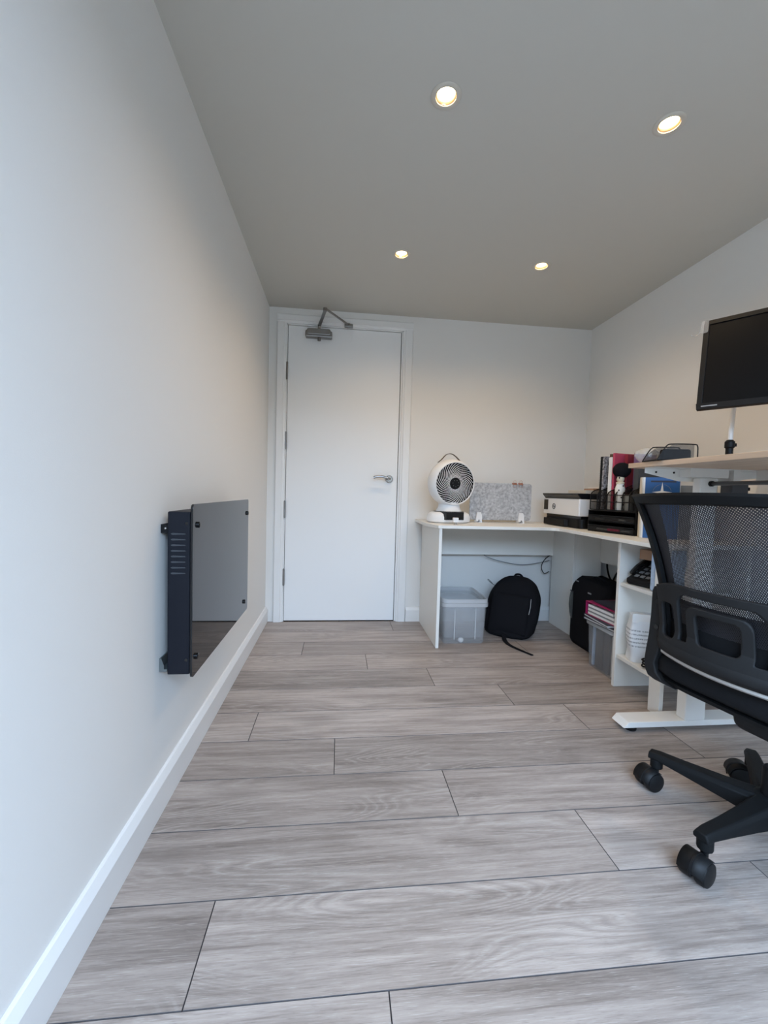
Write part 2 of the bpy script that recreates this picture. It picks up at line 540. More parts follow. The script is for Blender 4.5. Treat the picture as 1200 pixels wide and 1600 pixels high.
def build(name, mb, mat, parent=None, bevel=0.0, smooth=False, seg=2, label=None, kind=None, solid=0.0, subsurf=0, world=False):
    if world and parent is not None:
        mb.shift(parent.matrix_basis.translation)
    me = bpy.data.meshes.new(name)
    me.from_pydata([tuple(p) for p in mb.v], [], mb.f)
    if mb.uv:
        ul = me.uv_layers.new(name='UVMap')
        for lp in me.loops:
            ul.data[lp.index].uv = mb.uv.get(lp.vertex_index, (0, 0))
    bm = bmesh.new()
    bm.from_mesh(me)
    bmesh.ops.remove_doubles(bm, verts=bm.verts, dist=1e-6)
    loose = [v for v in bm.verts if not v.link_faces]
    if loose:
        bmesh.ops.delete(bm, geom=loose, context='VERTS')
    bmesh.ops.recalc_face_normals(bm, faces=bm.faces)
    bm.to_mesh(me)
    bm.free()
    me.materials.append(MAT[mat] if isinstance(mat, str) else mat)
    o = bpy.data.objects.new(name, me)
    COL.objects.link(o)
    if parent is not None:
        o.parent = parent
    if smooth:
        for p in me.polygons:
            p.use_smooth = True
        if smooth != 'all':
            try:
                me.set_sharp_from_angle(angle=R(40))
            except Exception:
                pass
    if solid:
        md = o.modifiers.new('thickness', 'SOLIDIFY')
        md.thickness = solid
        md.offset = 0
    if bevel:
        md = o.modifiers.new('edge_round', 'BEVEL')
        md.width = bevel
        md.segments = seg
        md.limit_method = 'ANGLE'
        md.angle_limit = R(40)
        md.use_clamp_overlap = True
    if subsurf:
        md = o.modifiers.new('smooth', 'SUBSURF')
        md.levels = subsurf
        md.render_levels = subsurf
    if label:
        o['label'] = label
    if kind:
        o['kind'] = kind
    return o


def thing(name, label, cat, loc=(0, 0, 0), rotz=0.0, group=None):
    o = bpy.data.objects.new(name, None)
    COL.objects.link(o)
    o.empty_display_size = 0.05
    o.location = loc
    o.rotation_euler = (0, 0, rotz)
    o['label'] = label
    o['category'] = cat
    if group:
        o['group'] = group
    return o


def tag(o, label, cat, group=None):
    o['label'] = label
    o['category'] = cat
    if group:
        o['group'] = group
    return o


def struct(name, mb, mat, parent=None, **k):
    o = build(name, mb, mat, parent, **k)
    if parent is None:
        o['kind'] = 'structure'
    return o


def box(*a, **k):
    return MB().box(*a, **k)


def text_mb(txt, size, extrude=0.0005):
    cu = bpy.data.curves.new('lettering', 'FONT')
    cu.body = txt
    cu.size = size
    cu.extrude = extrude
    cu.align_x = 'CENTER'
    cu.align_y = 'CENTER'
    ob = bpy.data.objects.new('lettering', cu)
    COL.objects.link(ob)
    dg = bpy.context.evaluated_depsgraph_get()
    me = bpy.data.meshes.new_from_object(ob.evaluated_get(dg))
    mb = MB()
    mb.v = [v.co.copy() for v in me.vertices]
    mb.f = [list(p.vertices) for p in me.polygons]
    bpy.data.objects.remove(ob, do_unlink=True)
    bpy.data.meshes.remove(me)
    return mb


W, D, H = ROOM_W, ROOM_D, ROOM_H
T = 0.10

# ================================================================== SETTING
# ---- floor with individually laid boards
fl = struct('floor', box(-T, W + T, BACK_Y - T, D + T, -0.06, -0.010), 'subfloor')
PW, PY0, PLN = 0.1958, 0.7071, 1.295
joints = {-8: 0.62, -7: 0.30, -6: 1.22, -5: 0.90, -4: 0.55, -3: 0.20, -2: 0.90, -1: 0.593, 0: 0.235, 1: 1.180, 2: 0.837,
          3: 0.487, 4: 0.180, 5: 1.255, 6: 0.950, 7: 0.647, 8: 0.297, 9: 1.22, 10: 0.854, 11: 0.5}
for k, j in sorted(joints.items()):
    ya, yb = PY0 + PW * k, PY0 + PW * (k + 1)
    ya, yb = max(ya, BACK_Y), min(yb, D + 0.002)
    if yb - ya < 0.01:
        continue
    js = [j]
    while js[0] > 0:
        js.insert(0, js[0] - PLN)
    while js[-1] < W:
        js.append(js[-1] + PLN)
    for a, b in zip(js[:-1], js[1:]):
        a, b = max(a, 0.0), min(b, W)
        if b - a < 0.01:
            continue
        g, c = 0.0003, 0.0010
        cx, cy = (a + b) / 2, (ya + yb) / 2
        hx, hy = (b - a) / 2 - g, (yb - ya) / 2 - g
        mb = MB()
        vs = [(-hx, -hy, -0.0098), (hx, -hy, -0.0098), (hx, hy, -0.0098), (-hx, hy, -0.0098),
              (-hx, -hy, -0.0022), (hx, -hy, -0.0022), (hx, hy, -0.0022), (-hx, hy, -0.0022),
              (-hx + c, -hy + c, 0), (hx - c, -hy + c, 0), (hx - c, hy - c, 0), (-hx + c, hy - c, 0)]
        fs = [(3, 2, 1, 0)] + [(i, (i + 1) % 4, (i + 1) % 4 + 4, i + 4) for i in range(4)] + \
             [(i + 4, (i + 1) % 4 + 4, (i + 1) % 4 + 8, i + 8) for i in range(4)] + [(8, 9, 10, 11)]
        mb.add(vs, fs)
        o = build('floor_plank', mb, 'floor', fl)
        o.data.materials.append(MAT['groove'])
        for pol in o.data.polygons:
            if abs(pol.normal.z) < 0.95:
                pol.material_index = 1
        o.location = (cx, cy, 0)

# ---- ceiling with four openings for the lamps
LAMPS = [(0.776, 1.293), (1.502, 1.288), (0.766, 2.140), (1.500, 2.134)]
hs = 0.031
mb = MB()
xs = [-T, LAMPS[2][0] - hs, LAMPS[2][0] + hs, LAMPS[0][0] - hs, LAMPS[0][0] + hs, W + T]
def ceil_row(y0, y1, holes):
    x = -T
    for hx in holes:
        mb.box(x, hx - hs, y0, y1, H, H + 0.06)
        x = hx + hs
    mb.box(x, W + T, y0, y1, H, H + 0.06)
ya = BACK_Y - T
for pair in ((LAMPS[0], LAMPS[1]), (LAMPS[2], LAMPS[3])):
    yc = (pair[0][1] + pair[1][1]) / 2
    ceil_row(ya, yc - hs, [])
    ceil_row(yc - hs, yc + hs, [pair[0][0], pair[1][0]])
    ya = yc + hs
ceil_row(ya, D + T, [])
mb.box(-T, W + T, BACK_Y - T, D + T, H + 0.061, H + 0.09)
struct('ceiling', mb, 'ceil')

# ---- walls
struct('wall_left', box(-T, 0, BACK_Y - T, D + T, -0.01, H), 'wall')
struct('wall_right', box(W, W + T, BACK_Y - T, D + T, -0.01, H), 'wall')
DX0, DX1, DZ1 = 0.124, 0.878, 1.986          # door leaf
OX0, OX1, OZ1 = DX0 - 0.030, DX1 + 0.030, DZ1 + 0.030   # opening in the wall
mb = MB()
mb.box(0, OX0, D, D + T, -0.01, H)
mb.box(OX1, W, D, D + T, -0.01, H)
mb.box(OX0, OX1, D, D + T, OZ1, H)
struct('wall_far', mb, 'wall')
mb = MB()
mb.box(0, GX0, BACK_Y - T, BACK_Y, -0.01, H)
mb.box(GX1, W, BACK_Y - T, BACK_Y, -0.01, H)
mb.box(GX0, GX1, BACK_Y - T, BACK_Y, GZ1, H)
struct('wall_back', mb, 'wall')

# ---- sliding garden door, left leaf open, that the picture is taken through (the daylight source)
FW = 0.045
mb = MB()
mb.box(GX0, GX0 + FW, BACK_Y - 0.09, BACK_Y - 0.01, GZ0, GZ1)
mb.box(GX1 - FW, GX1, BACK_Y - 0.09, BACK_Y - 0.01, GZ0, GZ1)
mb.box(GX0 + FW, GX1 - FW, BACK_Y - 0.09, BACK_Y - 0.01, GZ1 - FW, GZ1)
wdw = struct('window_1', mb, 'frame_grey', bevel=0.003)
build('window_sill', box(GX0 + FW, GX1 - FW, BACK_Y - 0.09, BACK_Y - 0.01, -0.009, 0.004), 'frame_grey', wdw)
mb = MB()
LX0, LX1 = 1.20, GX1 - FW - 0.002
for a, b in ((LX0, LX0 + 0.05), (LX1 - 0.05, LX1)):
    mb.box(a, b, BACK_Y - 0.06, BACK_Y - 0.02, 0.006, GZ1 - FW - 0.002)
mb.box(LX0 + 0.05, LX1 - 0.05, BACK_Y - 0.06, BACK_Y - 0.02, 0.006, 0.056)
mb.box(LX0 + 0.05, LX1 - 0.05, BACK_Y - 0.06, BACK_Y - 0.02, GZ1 - FW - 0.052, GZ1 - FW - 0.002)
build('sliding_leaf', mb, 'frame_grey', wdw, bevel=0.002)
build('window_pane', box(LX0 + 0.05, LX1 - 0.05, BACK_Y - 0.043, BACK_Y - 0.039, 0.056, GZ1 - FW - 0.052), 'pane', wdw)
# outside ground
struct('floor_outside', box(-9, 11, -9, BACK_Y - T - 0.01, -0.12, -0.06), 'patio')
struct('wall_sky_block', box(-9, 11, -7.4, -7.0, -0.06, 2.9), 'sky_block')  # unseen wall, added to keep low sky off the upper walls

# ---- skirting boards: flat face with a sloped top edge
def skirt(name, p0, p1, nrm):
    """profile extruded from p0 to p1 along the wall; nrm points into the room"""
    prof = [(0.0, 0.0), (0.018, 0.0), (0.018, 0.080), (0.0165, 0.083), (0.0075, 0.099), (0.004, 0.101), (0.0, 0.101)]
    mb = MB()
    a, b, nn = Vector((*p0, 0)), Vector((*p1, 0)), Vector((*nrm, 0))
    vs = [a + nn * u + Vector((0, 0, z + 0.0005)) for u, z in prof] + [b + nn * u + Vector((0, 0, z + 0.0005)) for u, z in prof]
    n = len(prof)
    fs = [list(range(n))[::-1], list(range(n, 2 * n))] + [[i, (i + 1) % n, (i + 1) % n + n, i + n] for i in range(n)]
    mb.add(vs, fs)
    return struct(name, mb, 'trim')
skirt('baseboard_left', (0.0005, BACK_Y), (0.0005, D - 0.001), (1, 0))
skirt('baseboard_far', (0.9615, D - 0.0005), (W - 0.02, D - 0.0005), (0, -1))
skirt('baseboard_right', (W - 0.0005, D - 0.001), (W - 0.0005, BACK_Y), (-1, 0))

# ---- door lining and architrave
mb = MB()
for x0, x1 in ((OX0 + 0.0005, DX0 - 0.003), (DX1 + 0.004, OX1 - 0.0005)):
    mb.box(x0, x1, D - 0.002, D + T, 0, OZ1 - 0.0005)
mb.box(OX0 + 0.0005, OX1 - 0.0005, D - 0.002, D + T, DZ1 + 0.003, OZ1 - 0.0005)
# stops behind the leaf
mb.box(DX0 - 0.004, DX0 + 0.012, D + 0.045, D + 0.06, 0, DZ1 + 0.004)
mb.box(DX1 - 0.012, DX1 + 0.005, D + 0.045, D + 0.06, 0, DZ1 + 0.004)
mb.box(DX0, DX1, D + 0.045, D + 0.06, DZ1 - 0.012, DZ1 + 0.004)
lining = struct('trim_1', mb, 'trim', bevel=0.001)
build('door_gap_shade', MB().box(DX0 - 0.0032, DX0 - 0.0001, D + 0.010, D + 0.020, 0, DZ1 + 0.003).box(DX1 + 0.0001, DX1 + 0.0042, D + 0.010, D + 0.020, 0, DZ1 + 0.003).box(DX0, DX1, D + 0.010, D + 0.020, DZ1 + 0.0001, DZ1 + 0.0032), 'dark_gap', lining)  # black strips paint the shade in the gaps round the leaf
build('threshold', box(DX0 - 0.004, DX1 + 0.005, D + 0.03, D + T, -0.0095, 0.012), 'dark_gap', lining)
mb = MB()
AO0, AO1, AOZ = 0.054, 0.958, 2.052
def architrave(x0, x1, inner):
    o, i = (x0, x1) if inner > 0 else (x1, x0)
    s = 1 if inner > 0 else -1
    prof = [(o, D - 0.001), (o, D - 0.016), (o + s * 0.006, D - 0.020), (i - s * 0.020, D - 0.020), (i - s * 0.017, D - 0.016),
            (i - s * 0.004, D - 0.013), (i, D - 0.009), (i, D - 0.001)]
    mb.prism(prof, 0, AOZ - 0.002, 'z')
build('architrave', MB().prism([(AO0, D - 0.0025), (AO0, D - 0.016), (AO0 + 0.005, D - 0.020), (0.098, D - 0.020), (0.101, D - 0.015), (0.114, D - 0.012), (0.115, D - 0.0025)], 0.0005, 2.0005, 'z'), 'trim', lining)
build('architrave', MB().prism([(AO1, D - 0.0025), (AO1, D - 0.016), (AO1 - 0.005, D - 0.020), (0.909, D - 0.020), (0.906, D - 0.015), (0.894, D - 0.012), (0.893, D - 0.0025)], 0.0005, 2.0005, 'z'), 'trim', lining)
build('architrave', MB().prism([(D - 0.0025, 1.996), (D - 0.012, 1.997), (D - 0.015, 2.010), (D - 0.020, 2.013), (D - 0.020, 2.047), (D - 0.016, 2.052), (D - 0.0025, 2.052)], AO0, AO1, 'x'), 'trim', lining)

# ---- door leaf with hinges, lever handle and closer
door = struct('door_1', box(DX0, DX1, D + 0.0005, D + 0.0405, 0.006, DZ1), 'door', bevel=0.0015)
for z in (1.688, 1.229, 0.768, 0.307):
    hp = build('hinge', MB().lathe([(0.0068, -0.055), (0.0068, 0.055)], 10, off=(DX0 - 0.0035, D - 0.0075, z)), 'steel', door, smooth=True)
    build('hinge_pin', MB().lathe([(0.0052, 0.055), (0.0052, 0.058), (0.0, 0.0595)], 8, off=(DX0 - 0.0035, D - 0.0075, z)).lathe([(0.0, -0.0595), (0.0052, -0.058), (0.0052, -0.055)], 8, off=(DX0 - 0.0035, D - 0.0075, z)), 'steel', hp, smooth=True)
hx, hz = 0.822, 0.992
hr = build('handle', MB().lathe([(0.026, 0.0), (0.026, 0.006), (0.022, 0.010), (0.0, 0.010)], 24, rotm('X', 90), (hx, D, hz)), 'chrome', door, smooth=True)
build('lever', MB().tube(smooth_path([(hx, D - 0.008, hz), (hx, D - 0.045, hz), (hx - 0.012, D - 0.056, hz + 0.003), (hx - 0.05, D - 0.056, hz + 0.013), (hx - 0.085, D - 0.056, hz + 0.013), (hx - 0.112, D - 0.055, hz + 0.006)], 5),
                        0.0085, 10), 'chrome', hr, smooth=True)
build('latch_plate', box(DX1 + 0.0005, DX1 + 0.0032, D - 0.002, D + 0.012, 0.968, 1.008), 'black', door)
dc = build('closer', MB().prism(rrect(0.238, 0.412, 1.906, 1.946, 0.008), D - 0.050, D - 0.001, 'y'), 'steel', door, bevel=0.004)
build('closer_body', MB().prism(rrect(0.250, 0.402, 1.918, 1.955, 0.012), D - 0.062, D - 0.0505, 'y').lathe([(0.011, -0.020), (0.011, 0.0)], 12, off=(0.328, D - 0.032, 1.905)), 'steel', dc, bevel=0.003)
build('closer_pivot', MB().lathe([(0.008, 0.0), (0.008, 0.034), (0.012, 0.036), (0.012, 0.044)], 12, off=(0.328, D - 0.032, 1.946)), 'chrome', dc, smooth=True)
build('closer_arm', MB().tube([(0.328, D - 0.032, 1.986), (0.373, D - 0.262, 1.990)], 0.010, 4, flat=(1.3, 0.5)).lathe([(0.012, -0.006), (0.012, 0.012)], 12, off=(0.373, D - 0.268, 1.988)), 'steel', dc)
build('closer_rod', MB().tube([(0.373, D - 0.268, 1.998), (0.520, D - 0.040, 1.998)], 0.0065, 8), 'steel', dc)
build('closer_shoe', MB().box(0.492, 0.548, D - 0.050, D - 0.021, 1.985, 2.003).lathe([(0.008, 0), (0.008, 0.008)], 10, off=(0.520, D - 0.038, 2.0)), 'steel', dc, bevel=0.002)

# ================================================================== DOWNLIGHTS
names = ['recessed round downlight on the ceiling nearest the camera, left of the pair',
         'recessed round downlight nearest the camera on the right of the ceiling',
         'small recessed downlight on the ceiling just in front of the door',
         'small recessed downlight on the ceiling above the printer end of the desk']
for (lx, ly), lab in zip(LAMPS, names):
    t = thing('downlight', lab, 'downlight', (lx, ly, H - 0.004), 0, 'recessed ceiling downlights')
    build('bezel', MB().lathe([(0.030, 0.012), (0.031, 0.001), (0.033, 0.0), (0.043, 0.0), (0.046, 0.0025), (0.046, 0.0035), (0.033, 0.0037), (0.0315, 0.012), (0.030, 0.012)], 40, cap=False), 'bezel', t, smooth=True)
    build('reflector', MB().lathe([(0.0295, 0.004), (0.0255, 0.022)], 32, cap=False), 'reflector', t, smooth=True, solid=0.0005)
    build('lamp_lens', MB().lathe([(0.0, 0.0185), (0.012, 0.0182), (0.0245, 0.0195), (0.0252, 0.022), (0.0, 0.023)], 32), 'lens', t, smooth=True)
    ld = bpy.data.lights.new('lamp_beam', 'SPOT')
    ld.energy = SPOT_WATT
    ld.color = (1.0, 0.72, 0.42)
    ld.spot_size = R(150)
    ld.spot_blend = 0.9
    ld.shadow_soft_size = 0.018
    lo = bpy.data.objects.new('lamp_beam', ld)
    lo.location = (0, 0, 0.0)
    lo.parent = t
    COL.objects.link(lo)

# ================================================================== WALL HEATER
ht = thing('wall_heater', 'flat black glass panel heater mounted low on the left wall', 'heater', (0.0, 1.19, 0.35))
def hb(name, mb, mat, par=None, **k):
    if par is None:
        par = ht
    mb.shift(ht.location)
    return build(name, mb, mat, par, **k)
HX0, HX1 = 0.020, 0.080
case = hb('casing', box(HX0, HX1, 1.190, 1.845, 0.378, 0.832), 'navy', bevel=0.004)
for i in range(8):
    z = 0.771 - i * 0.0155
    mb = MB().prism([(0.030, z - 0.0012), (0.030, z + 0.0012), (0.034, z + 0.0026), (0.067, z + 0.0012), (0.068, z - 0.0014), (0.034, z - 0.0026)], 1.1885, 1.1905, 'y')
    hb('vent_slot', mb, 'slot', case)
pan = hb('glass_panel', MB().prism(rrect(1.173, 1.866, 0.3745, 0.8535, 0.012), 0.0865, 0.0925, 'x'), 'dglass', bevel=0.0008)
for yy, zz in ((1.214, 0.795), (1.838, 0.795), (1.800, 0.422), (1.206, 0.425)):
    st = hb('panel_clip', MB().lathe([(0.0085, 0), (0.0085, 0.005), (0.006, 0.0065), (0, 0.0065)], 14, rotm('Y', 90), (0.0927, yy, zz)), 'black_gloss', pan, smooth=True)
    hb('spacer', MB().lathe([(0.006, 0), (0.006, 0.0062)], 10, rotm('Y', 90), (0.0801, yy, zz)), 'black', pan)
for yy, zz in ((1.1888, 0.800), (1.1888, 0.420)):
    hb('screw', MB().lathe([(0.0045, 0.0), (0.0045, 0.0012), (0, 0.002)], 10, rotm('X', 90), (0.071, yy + 0.001, zz)), 'black_gloss', case, smooth=True)
hb('wall_bracket', MB().box(0.0005, 0.003, 1.196, 1.30, 0.772, 0.796).box(0.003, 0.021, 1.196, 1.199, 0.772, 0.796), 'black', label='black steel hook bracket')
mb = MB().box(0.0005, 0.0035, 1.188, 1.26, 0.388, 0.425).box(0.0035, 0.021, 1.188, 1.26, 0.388, 0.395).prism([(0.0035, 0.395), (0.0035, 0.425), (0.006, 0.425), (0.013, 0.405), (0.013, 0.395)], 1.188, 1.191, 'y')
hb('wall_bracket', mb, 'bracket', label='galvanised lower bracket')
hb('bracket_screw', MB().lathe([(0.003, 0), (0.003, 0.001), (0, 0.002)], 8, rotm('X', 90), (0.012, 1.1965, 0.785)), 'chrome')
# heater lead behind its far edge
hb('power_lead', MB().tube(smooth_path([(0.004, 1.850, 0.66), (0.006, 1.872, 0.655), (0.006, 1.880, 0.60), (0.006, 1.872, 0.565), (0.004, 1.855, 0.57)], 5), 0.003, 6), 'white')

# ================================================================== CORNER DESK
ZT = 0.720
TH = 0.018
dk = thing('corner_desk', 'white L-shaped corner desk with chamfered end, panel legs and open shelves', 'desk', (1.075, 2.36, 0))
def db(name, mb, mat='laminate', par=None, **k):
    mb.shift(dk.location)
    k.setdefault('bevel', 0.0012)
    return build(name, mb, mat, par or dk, **k)
outline = [(1.012, D - 0.003), (1.012, 2.52), (1.052, 2.338), (1.715, 2.338)] + [(1.715 + 0.05 * math.sin(R(a)), 2.288 + 0.05 * math.cos(R(a))) for a in (20, 45, 70)] + \
          [(1.766, 2.285), (1.766, 1.560), (W - 0.003, 1.560), (W - 0.003, D - 0.003)]
db('desktop', MB().prism(outline, ZT - TH, ZT))
db('side_panel', box(1.060, 1.078, 2.348, D - 0.020, 0.0005, ZT - TH - 0.0002))
db('modesty_panel', box(1.0785, 1.9995, 2.800, 2.818, 0.486, ZT - TH - 0.0002))
db('corner_leg', box(2.000, 2.018, 2.543, 2.818, 0.0005, ZT - TH - 0.0002))
db('corner_leg', box(2.0185, 2.195, 2.543, 2.561, 0.0005, ZT - TH - 0.0002))
db('modesty_panel', box(2.185, 2.203, 1.853, 2.542, 0.485, ZT - TH - 0.0002))
db('divider_panel', box(1.812, 2.203, 1.834, 1.852, 0.0005, ZT - TH - 0.0002))
db('back_panel', box(2.204, 2.216, 1.6225, 2.0, 0.17, ZT - TH - 0.0002))
db('shelf', box(1.818, 2.203, 1.6225, 1.8335, 0.490, 0.506))
db('shelf', box(1.818, 2.203, 1.6225, 1.8335, 0.142, 0.158))
db('leg_post', box(1.820, 1.838, 1.560, 1.622, 0.0005, ZT - TH - 0.0002))
db('leg_post', box(2.185, 2.203, 1.560, 1.622, 0.0005, ZT - TH - 0.0002))

# ---- standing desk
sd = thing('standing_desk', 'height-adjustable desk with pale oak top on white steel T-legs', 'desk', (1.87, 1.2, 0))
def sb(name, mb, mat='white_steel', par=None, **k):
    mb.shift(sd.location)
    return build(name, mb, mat, par or sd, **k)
SX, SY0, SY1, SZ = 1.640, 0.38, 1.580, 1.0435
sb('tabletop', box(SX, 2.225, SY0, SY1, SZ - 0.0185, SZ), 'oak', bevel=0.0015)
for yc in (1.497, 0.50):
    foot = sb('foot', MB().prism([(1.594, 0.018), (1.614, 0.040), (2.176, 0.040), (2.196, 0.018)], yc - 0.038, yc + 0.038, 'y'), bevel=0.002)
    for fx in (1.64, 2.15):
        sb('glide', MB().lathe([(0.020, 0.0005), (0.022, 0.006), (0.022, 0.0178)], 16, off=(fx, yc - 0.012, 0)), 'black', foot, smooth=True)
    sb('column', box(1.846, 1.932, yc - 0.040, yc + 0.005, 0.0402, 0.62), bevel=0.004)
    sb('inner_column', box(1.852, 1.926, yc - 0.035, yc, 0.6202, 0.990), bevel=0.004)
    sgn = 1
    br = sb('top_bracket', MB().prism([(1.655, 1.0248), (1.655, 1.004), (1.80, 0.975), (1.96, 0.975), (2.19, 1.004), (2.19, 1.0248)], yc + 0.006, yc + 0.009, 'y')
            .box(1.655, 2.19, yc - 0.045, yc + 0.009, 1.0220, 1.0248).box(1.80, 1.96, yc - 0.045, yc + 0.006, 0.9902, 1.0218))
    for bx in (1.70, 1.775, 2.05):
        sb('bolt', MB().lathe([(0.004, 0), (0.004, 0.002), (0, 0.003)], 8, rotm('X', 90), (bx, yc + 0.0058, 1.008)), 'black', br)
sb('crossbar', MB().tube([(1.895, 1.4515, 0.968), (1.895, 0.5055, 0.968)], 0.0075, 6), 'dark_rod', label='dark steel hexagonal drive rod')
sb('rod_collar', MB().lathe([(0.0105, 0), (0.0105, 0.010)], 12, rotm('X', 90), (1.895, 1.4615, 0.968)), 'black')
sb('beam', box(2.075, 2.10, 0.55, 1.452, 0.985, 1.0248), bevel=0.002)
cb = sb('control_box', box(1.965, 2.035, 1.44, 1.49, 0.895, 0.9750), 'dark_card', bevel=0.003)
sb('connector', MB().box(2.0355, 2.048, 1.445, 1.46, 0.945, 0.958).box(2.0355, 2.05, 1.445, 1.46, 0.918, 0.932), 'black', cb, bevel=0.002)
sb('hanger', box(1.985, 2.015, 1.455, 1.475, 0.9752, 1.0218), 'white_steel', cb)

# ================================================================== OFFICE CHAIR
CH_TH = 12.0
chair = thing('office_chair', 'black mesh-back swivel office chair on five castors, turned to the standing desk', 'chair', (1.64, 0.95, 0), R(CH_TH - 90))
ZB = 0.03
def back_y(x, z, k=0.075):
    """rear surface of the backrest: leans back with height, curves round the sitter"""
    t = (z - 0.46) / 0.45
    yc = -0.222 - 0.010 * t - 0.100 * max(0, t) ** 1.6
    return yc + k * (x / 0.23) ** 2
def half_w(z):
    t = min(1, max(0, (z - 0.46) / 0.455))
    return 0.181 + 0.004 * t + 0.080 * t ** 4
# outer frame, one loop
pts = []
for i in range(15):
    z = 0.470 + (0.893 - 0.470) * i / 14
    pts.append((-half_w(z), z))
top = [(-0.266 + 0.532 * i / 16, 0.910 + 0.006 * math.sin(PI * i / 16)) for i in range(17)]
loop = pts + top + [(-x, z) for x, z in reversed(pts)]
pathL = [(x, back_y(x, z) , z) for x, z in loop]
mb = MB()
vs, fs = [], []
nP = len(loop)
for i, (x, z) in enumerate(loop):
    a = Vector((loop[min(i + 1, nP - 1)][0] - loop[max(i - 1, 0)][0], loop[min(i + 1, nP - 1)][1] - loop[max(i - 1, 0)][1]))
    a.normalize()
    nx, nz = a.y, -a.x                    # inward normal
    corner = 1.0
    wdt = 0.024 if z < 0.86 else 0.026
    y = back_y(x, z)
    ins = [(-0.004, -0.006), (-0.004, 0.010), (wdt * 0.75, 0.012), (wdt, 0.004), (wdt * 0.85, -0.008), (0.003, -0.011)]
    for d, dy in ins:
        vs.append((x + nx * d, back_y(x + nx * d, z + nz * d) + dy, z + nz * d))
for i in range(nP - 1):
    for k in range(6):
        l = (k + 1) % 6
        fs.append([i * 6 + k, i * 6 + l, (i + 1) * 6 + l, (i + 1) * 6 + k])
fs.append(list(range(6))[::-1]); fs.append([(nP - 1) * 6 + k for k in range(6)])
mb.add(vs, fs)
build('back_frame', mb, 'black_soft', chair, smooth=True)
# solid webbing edge between frame and net, then the net itself
def net_pt(u, v, inset, dy):
    z = 0.475 + (0.890 - 0.475) * v
    hw = half_w(z) - inset
    x = (u * 2 - 1) * hw
    return (x, back_y(x, z) + dy, z)
build('mesh_back', MB().grid(lambda u, v: net_pt(u, v, 0.030, 0.006), 24, 24, lambda u, v: ((u - .5) * 0.42, v * 0.42)), 'chair_mesh', chair, smooth='all')
for s in (0, 1):
    build('mesh_border', MB().grid(lambda u, v: net_pt(u * (0.085 + 0.11 * v * v) if s == 0 else 1 - u * (0.085 + 0.11 * v * v), v, 0.016, 0.0085), 4, 20), 'black', chair, smooth='all')
# lumbar shell with cut-outs
def sdbox(x, z, cx, cz, hx, hz, r):
    dx, dz = abs(x - cx) - hx + r, abs(z - cz) - hz + r
    return math.hypot(max(dx, 0), max(dz, 0)) + min(max(dx, dz), 0) - r
def lumbar_sd(x, z):
    x = x / 0.9
    ax = abs(x)
    d_out = sdbox(x, z, 0, 0.582, 0.198, 0.098 + 0.0, 0.02)
    topz = 0.664 + 0.030 * (1 - (ax / 0.2) ** 2)
    d_out = max(d_out, z - topz)
    hole = sdbox(ax, z, 0.155, 0.574, 0.027, 0.050, 0.018)
    # arch slot
    o = max(sdbox(x, z, 0, 0.583, 0.112, 0.077, 0.034), -(z - 0.532))
    inn = sdbox(x, z, 0, 0.566, 0.084, 0.068, 0.026)
    arch = max(o, -inn)
    win = sdbox(x, z, 0, 0.578, 0.058 - 0.10 * (0.618 - z) * 0.35, 0.040, 0.016)
    return max(d_out, -hole, -arch, -win)
NU, NV = 120, 60
X0, X1, Z0, Z1 = -0.184, 0.184, 0.478, 0.700
gx = [[None] * (NU + 1) for _ in range(NV + 1)]
keepc = set()
for j in range(NV):
    for i in range(NU):
        x = X0 + (X1 - X0) * (i + .5) / NU
        z = Z0 + (Z1 - Z0) * (j + .5) / NV
        if lumbar_sd(x, z) < 0:
            keepc.add((i, j))
def lum_vert(u, v):
    i, j = round(u * NU), round(v * NV)
    x = X0 + (X1 - X0) * u
    z = Z0 + (Z1 - Z0) * v
    near = [(a, b) in keepc for a in (i - 1, i) for b in (j - 1, j)]
    if any(near) and not all(near):
        for _ in range(3):
            d = lumbar_sd(x, z)
            e = 1e-4
            gxx = (lumbar_sd(x + e, z) - lumbar_sd(x - e, z)) / (2 * e)
            gzz = (lumbar_sd(x, z + e) - lumbar_sd(x, z - e)) / (2 * e)
            g2 = gxx * gxx + gzz * gzz
            if g2 > 0.2:
                x -= max(-0.004, min(0.004, d * gxx / g2)); z -= max(-0.004, min(0.004, d * gzz / g2))
    bul = 0.010 * max(0, 1 - ((z - 0.50) / 0.05) ** 2)
    return (x, back_y(x, z) - 0.016 - bul, z)
build('lumbar_support', MB().grid(lum_vert, NU, NV, keep=lambda i, j: (i, j) in keepc), 'shell', chair, smooth='all', solid=0.010)
build('lumbar_rail', MB().grid(lambda u, v: ((u * 2 - 1) * 0.180, back_y((u * 2 - 1) * 0.180, 0.48) - 0.020 - 0.012 * math.sin(PI * v), 0.478 + 0.045 * v), 24, 6), 'shell', chair, smooth='all', solid=0.008)
build('lumbar_pad', MB().grid(lambda u, v: ((u * 2 - 1) * 0.155, back_y((u * 2 - 1) * 0.155, 0.57) + 0.012, 0.505 + 0.125 * v), 16, 6), 'seat', chair, smooth='all', solid=0.012)
build('chrome_bar', MB().tube([((i / 12 * 2 - 1) * 0.180, back_y((i / 12 * 2 - 1) * 0.180, 0.47) - 0.010, 0.469) for i in range(13)], 0.0085, 8), 'satin', chair, smooth=True, label='bright metal bar under the lumbar support')
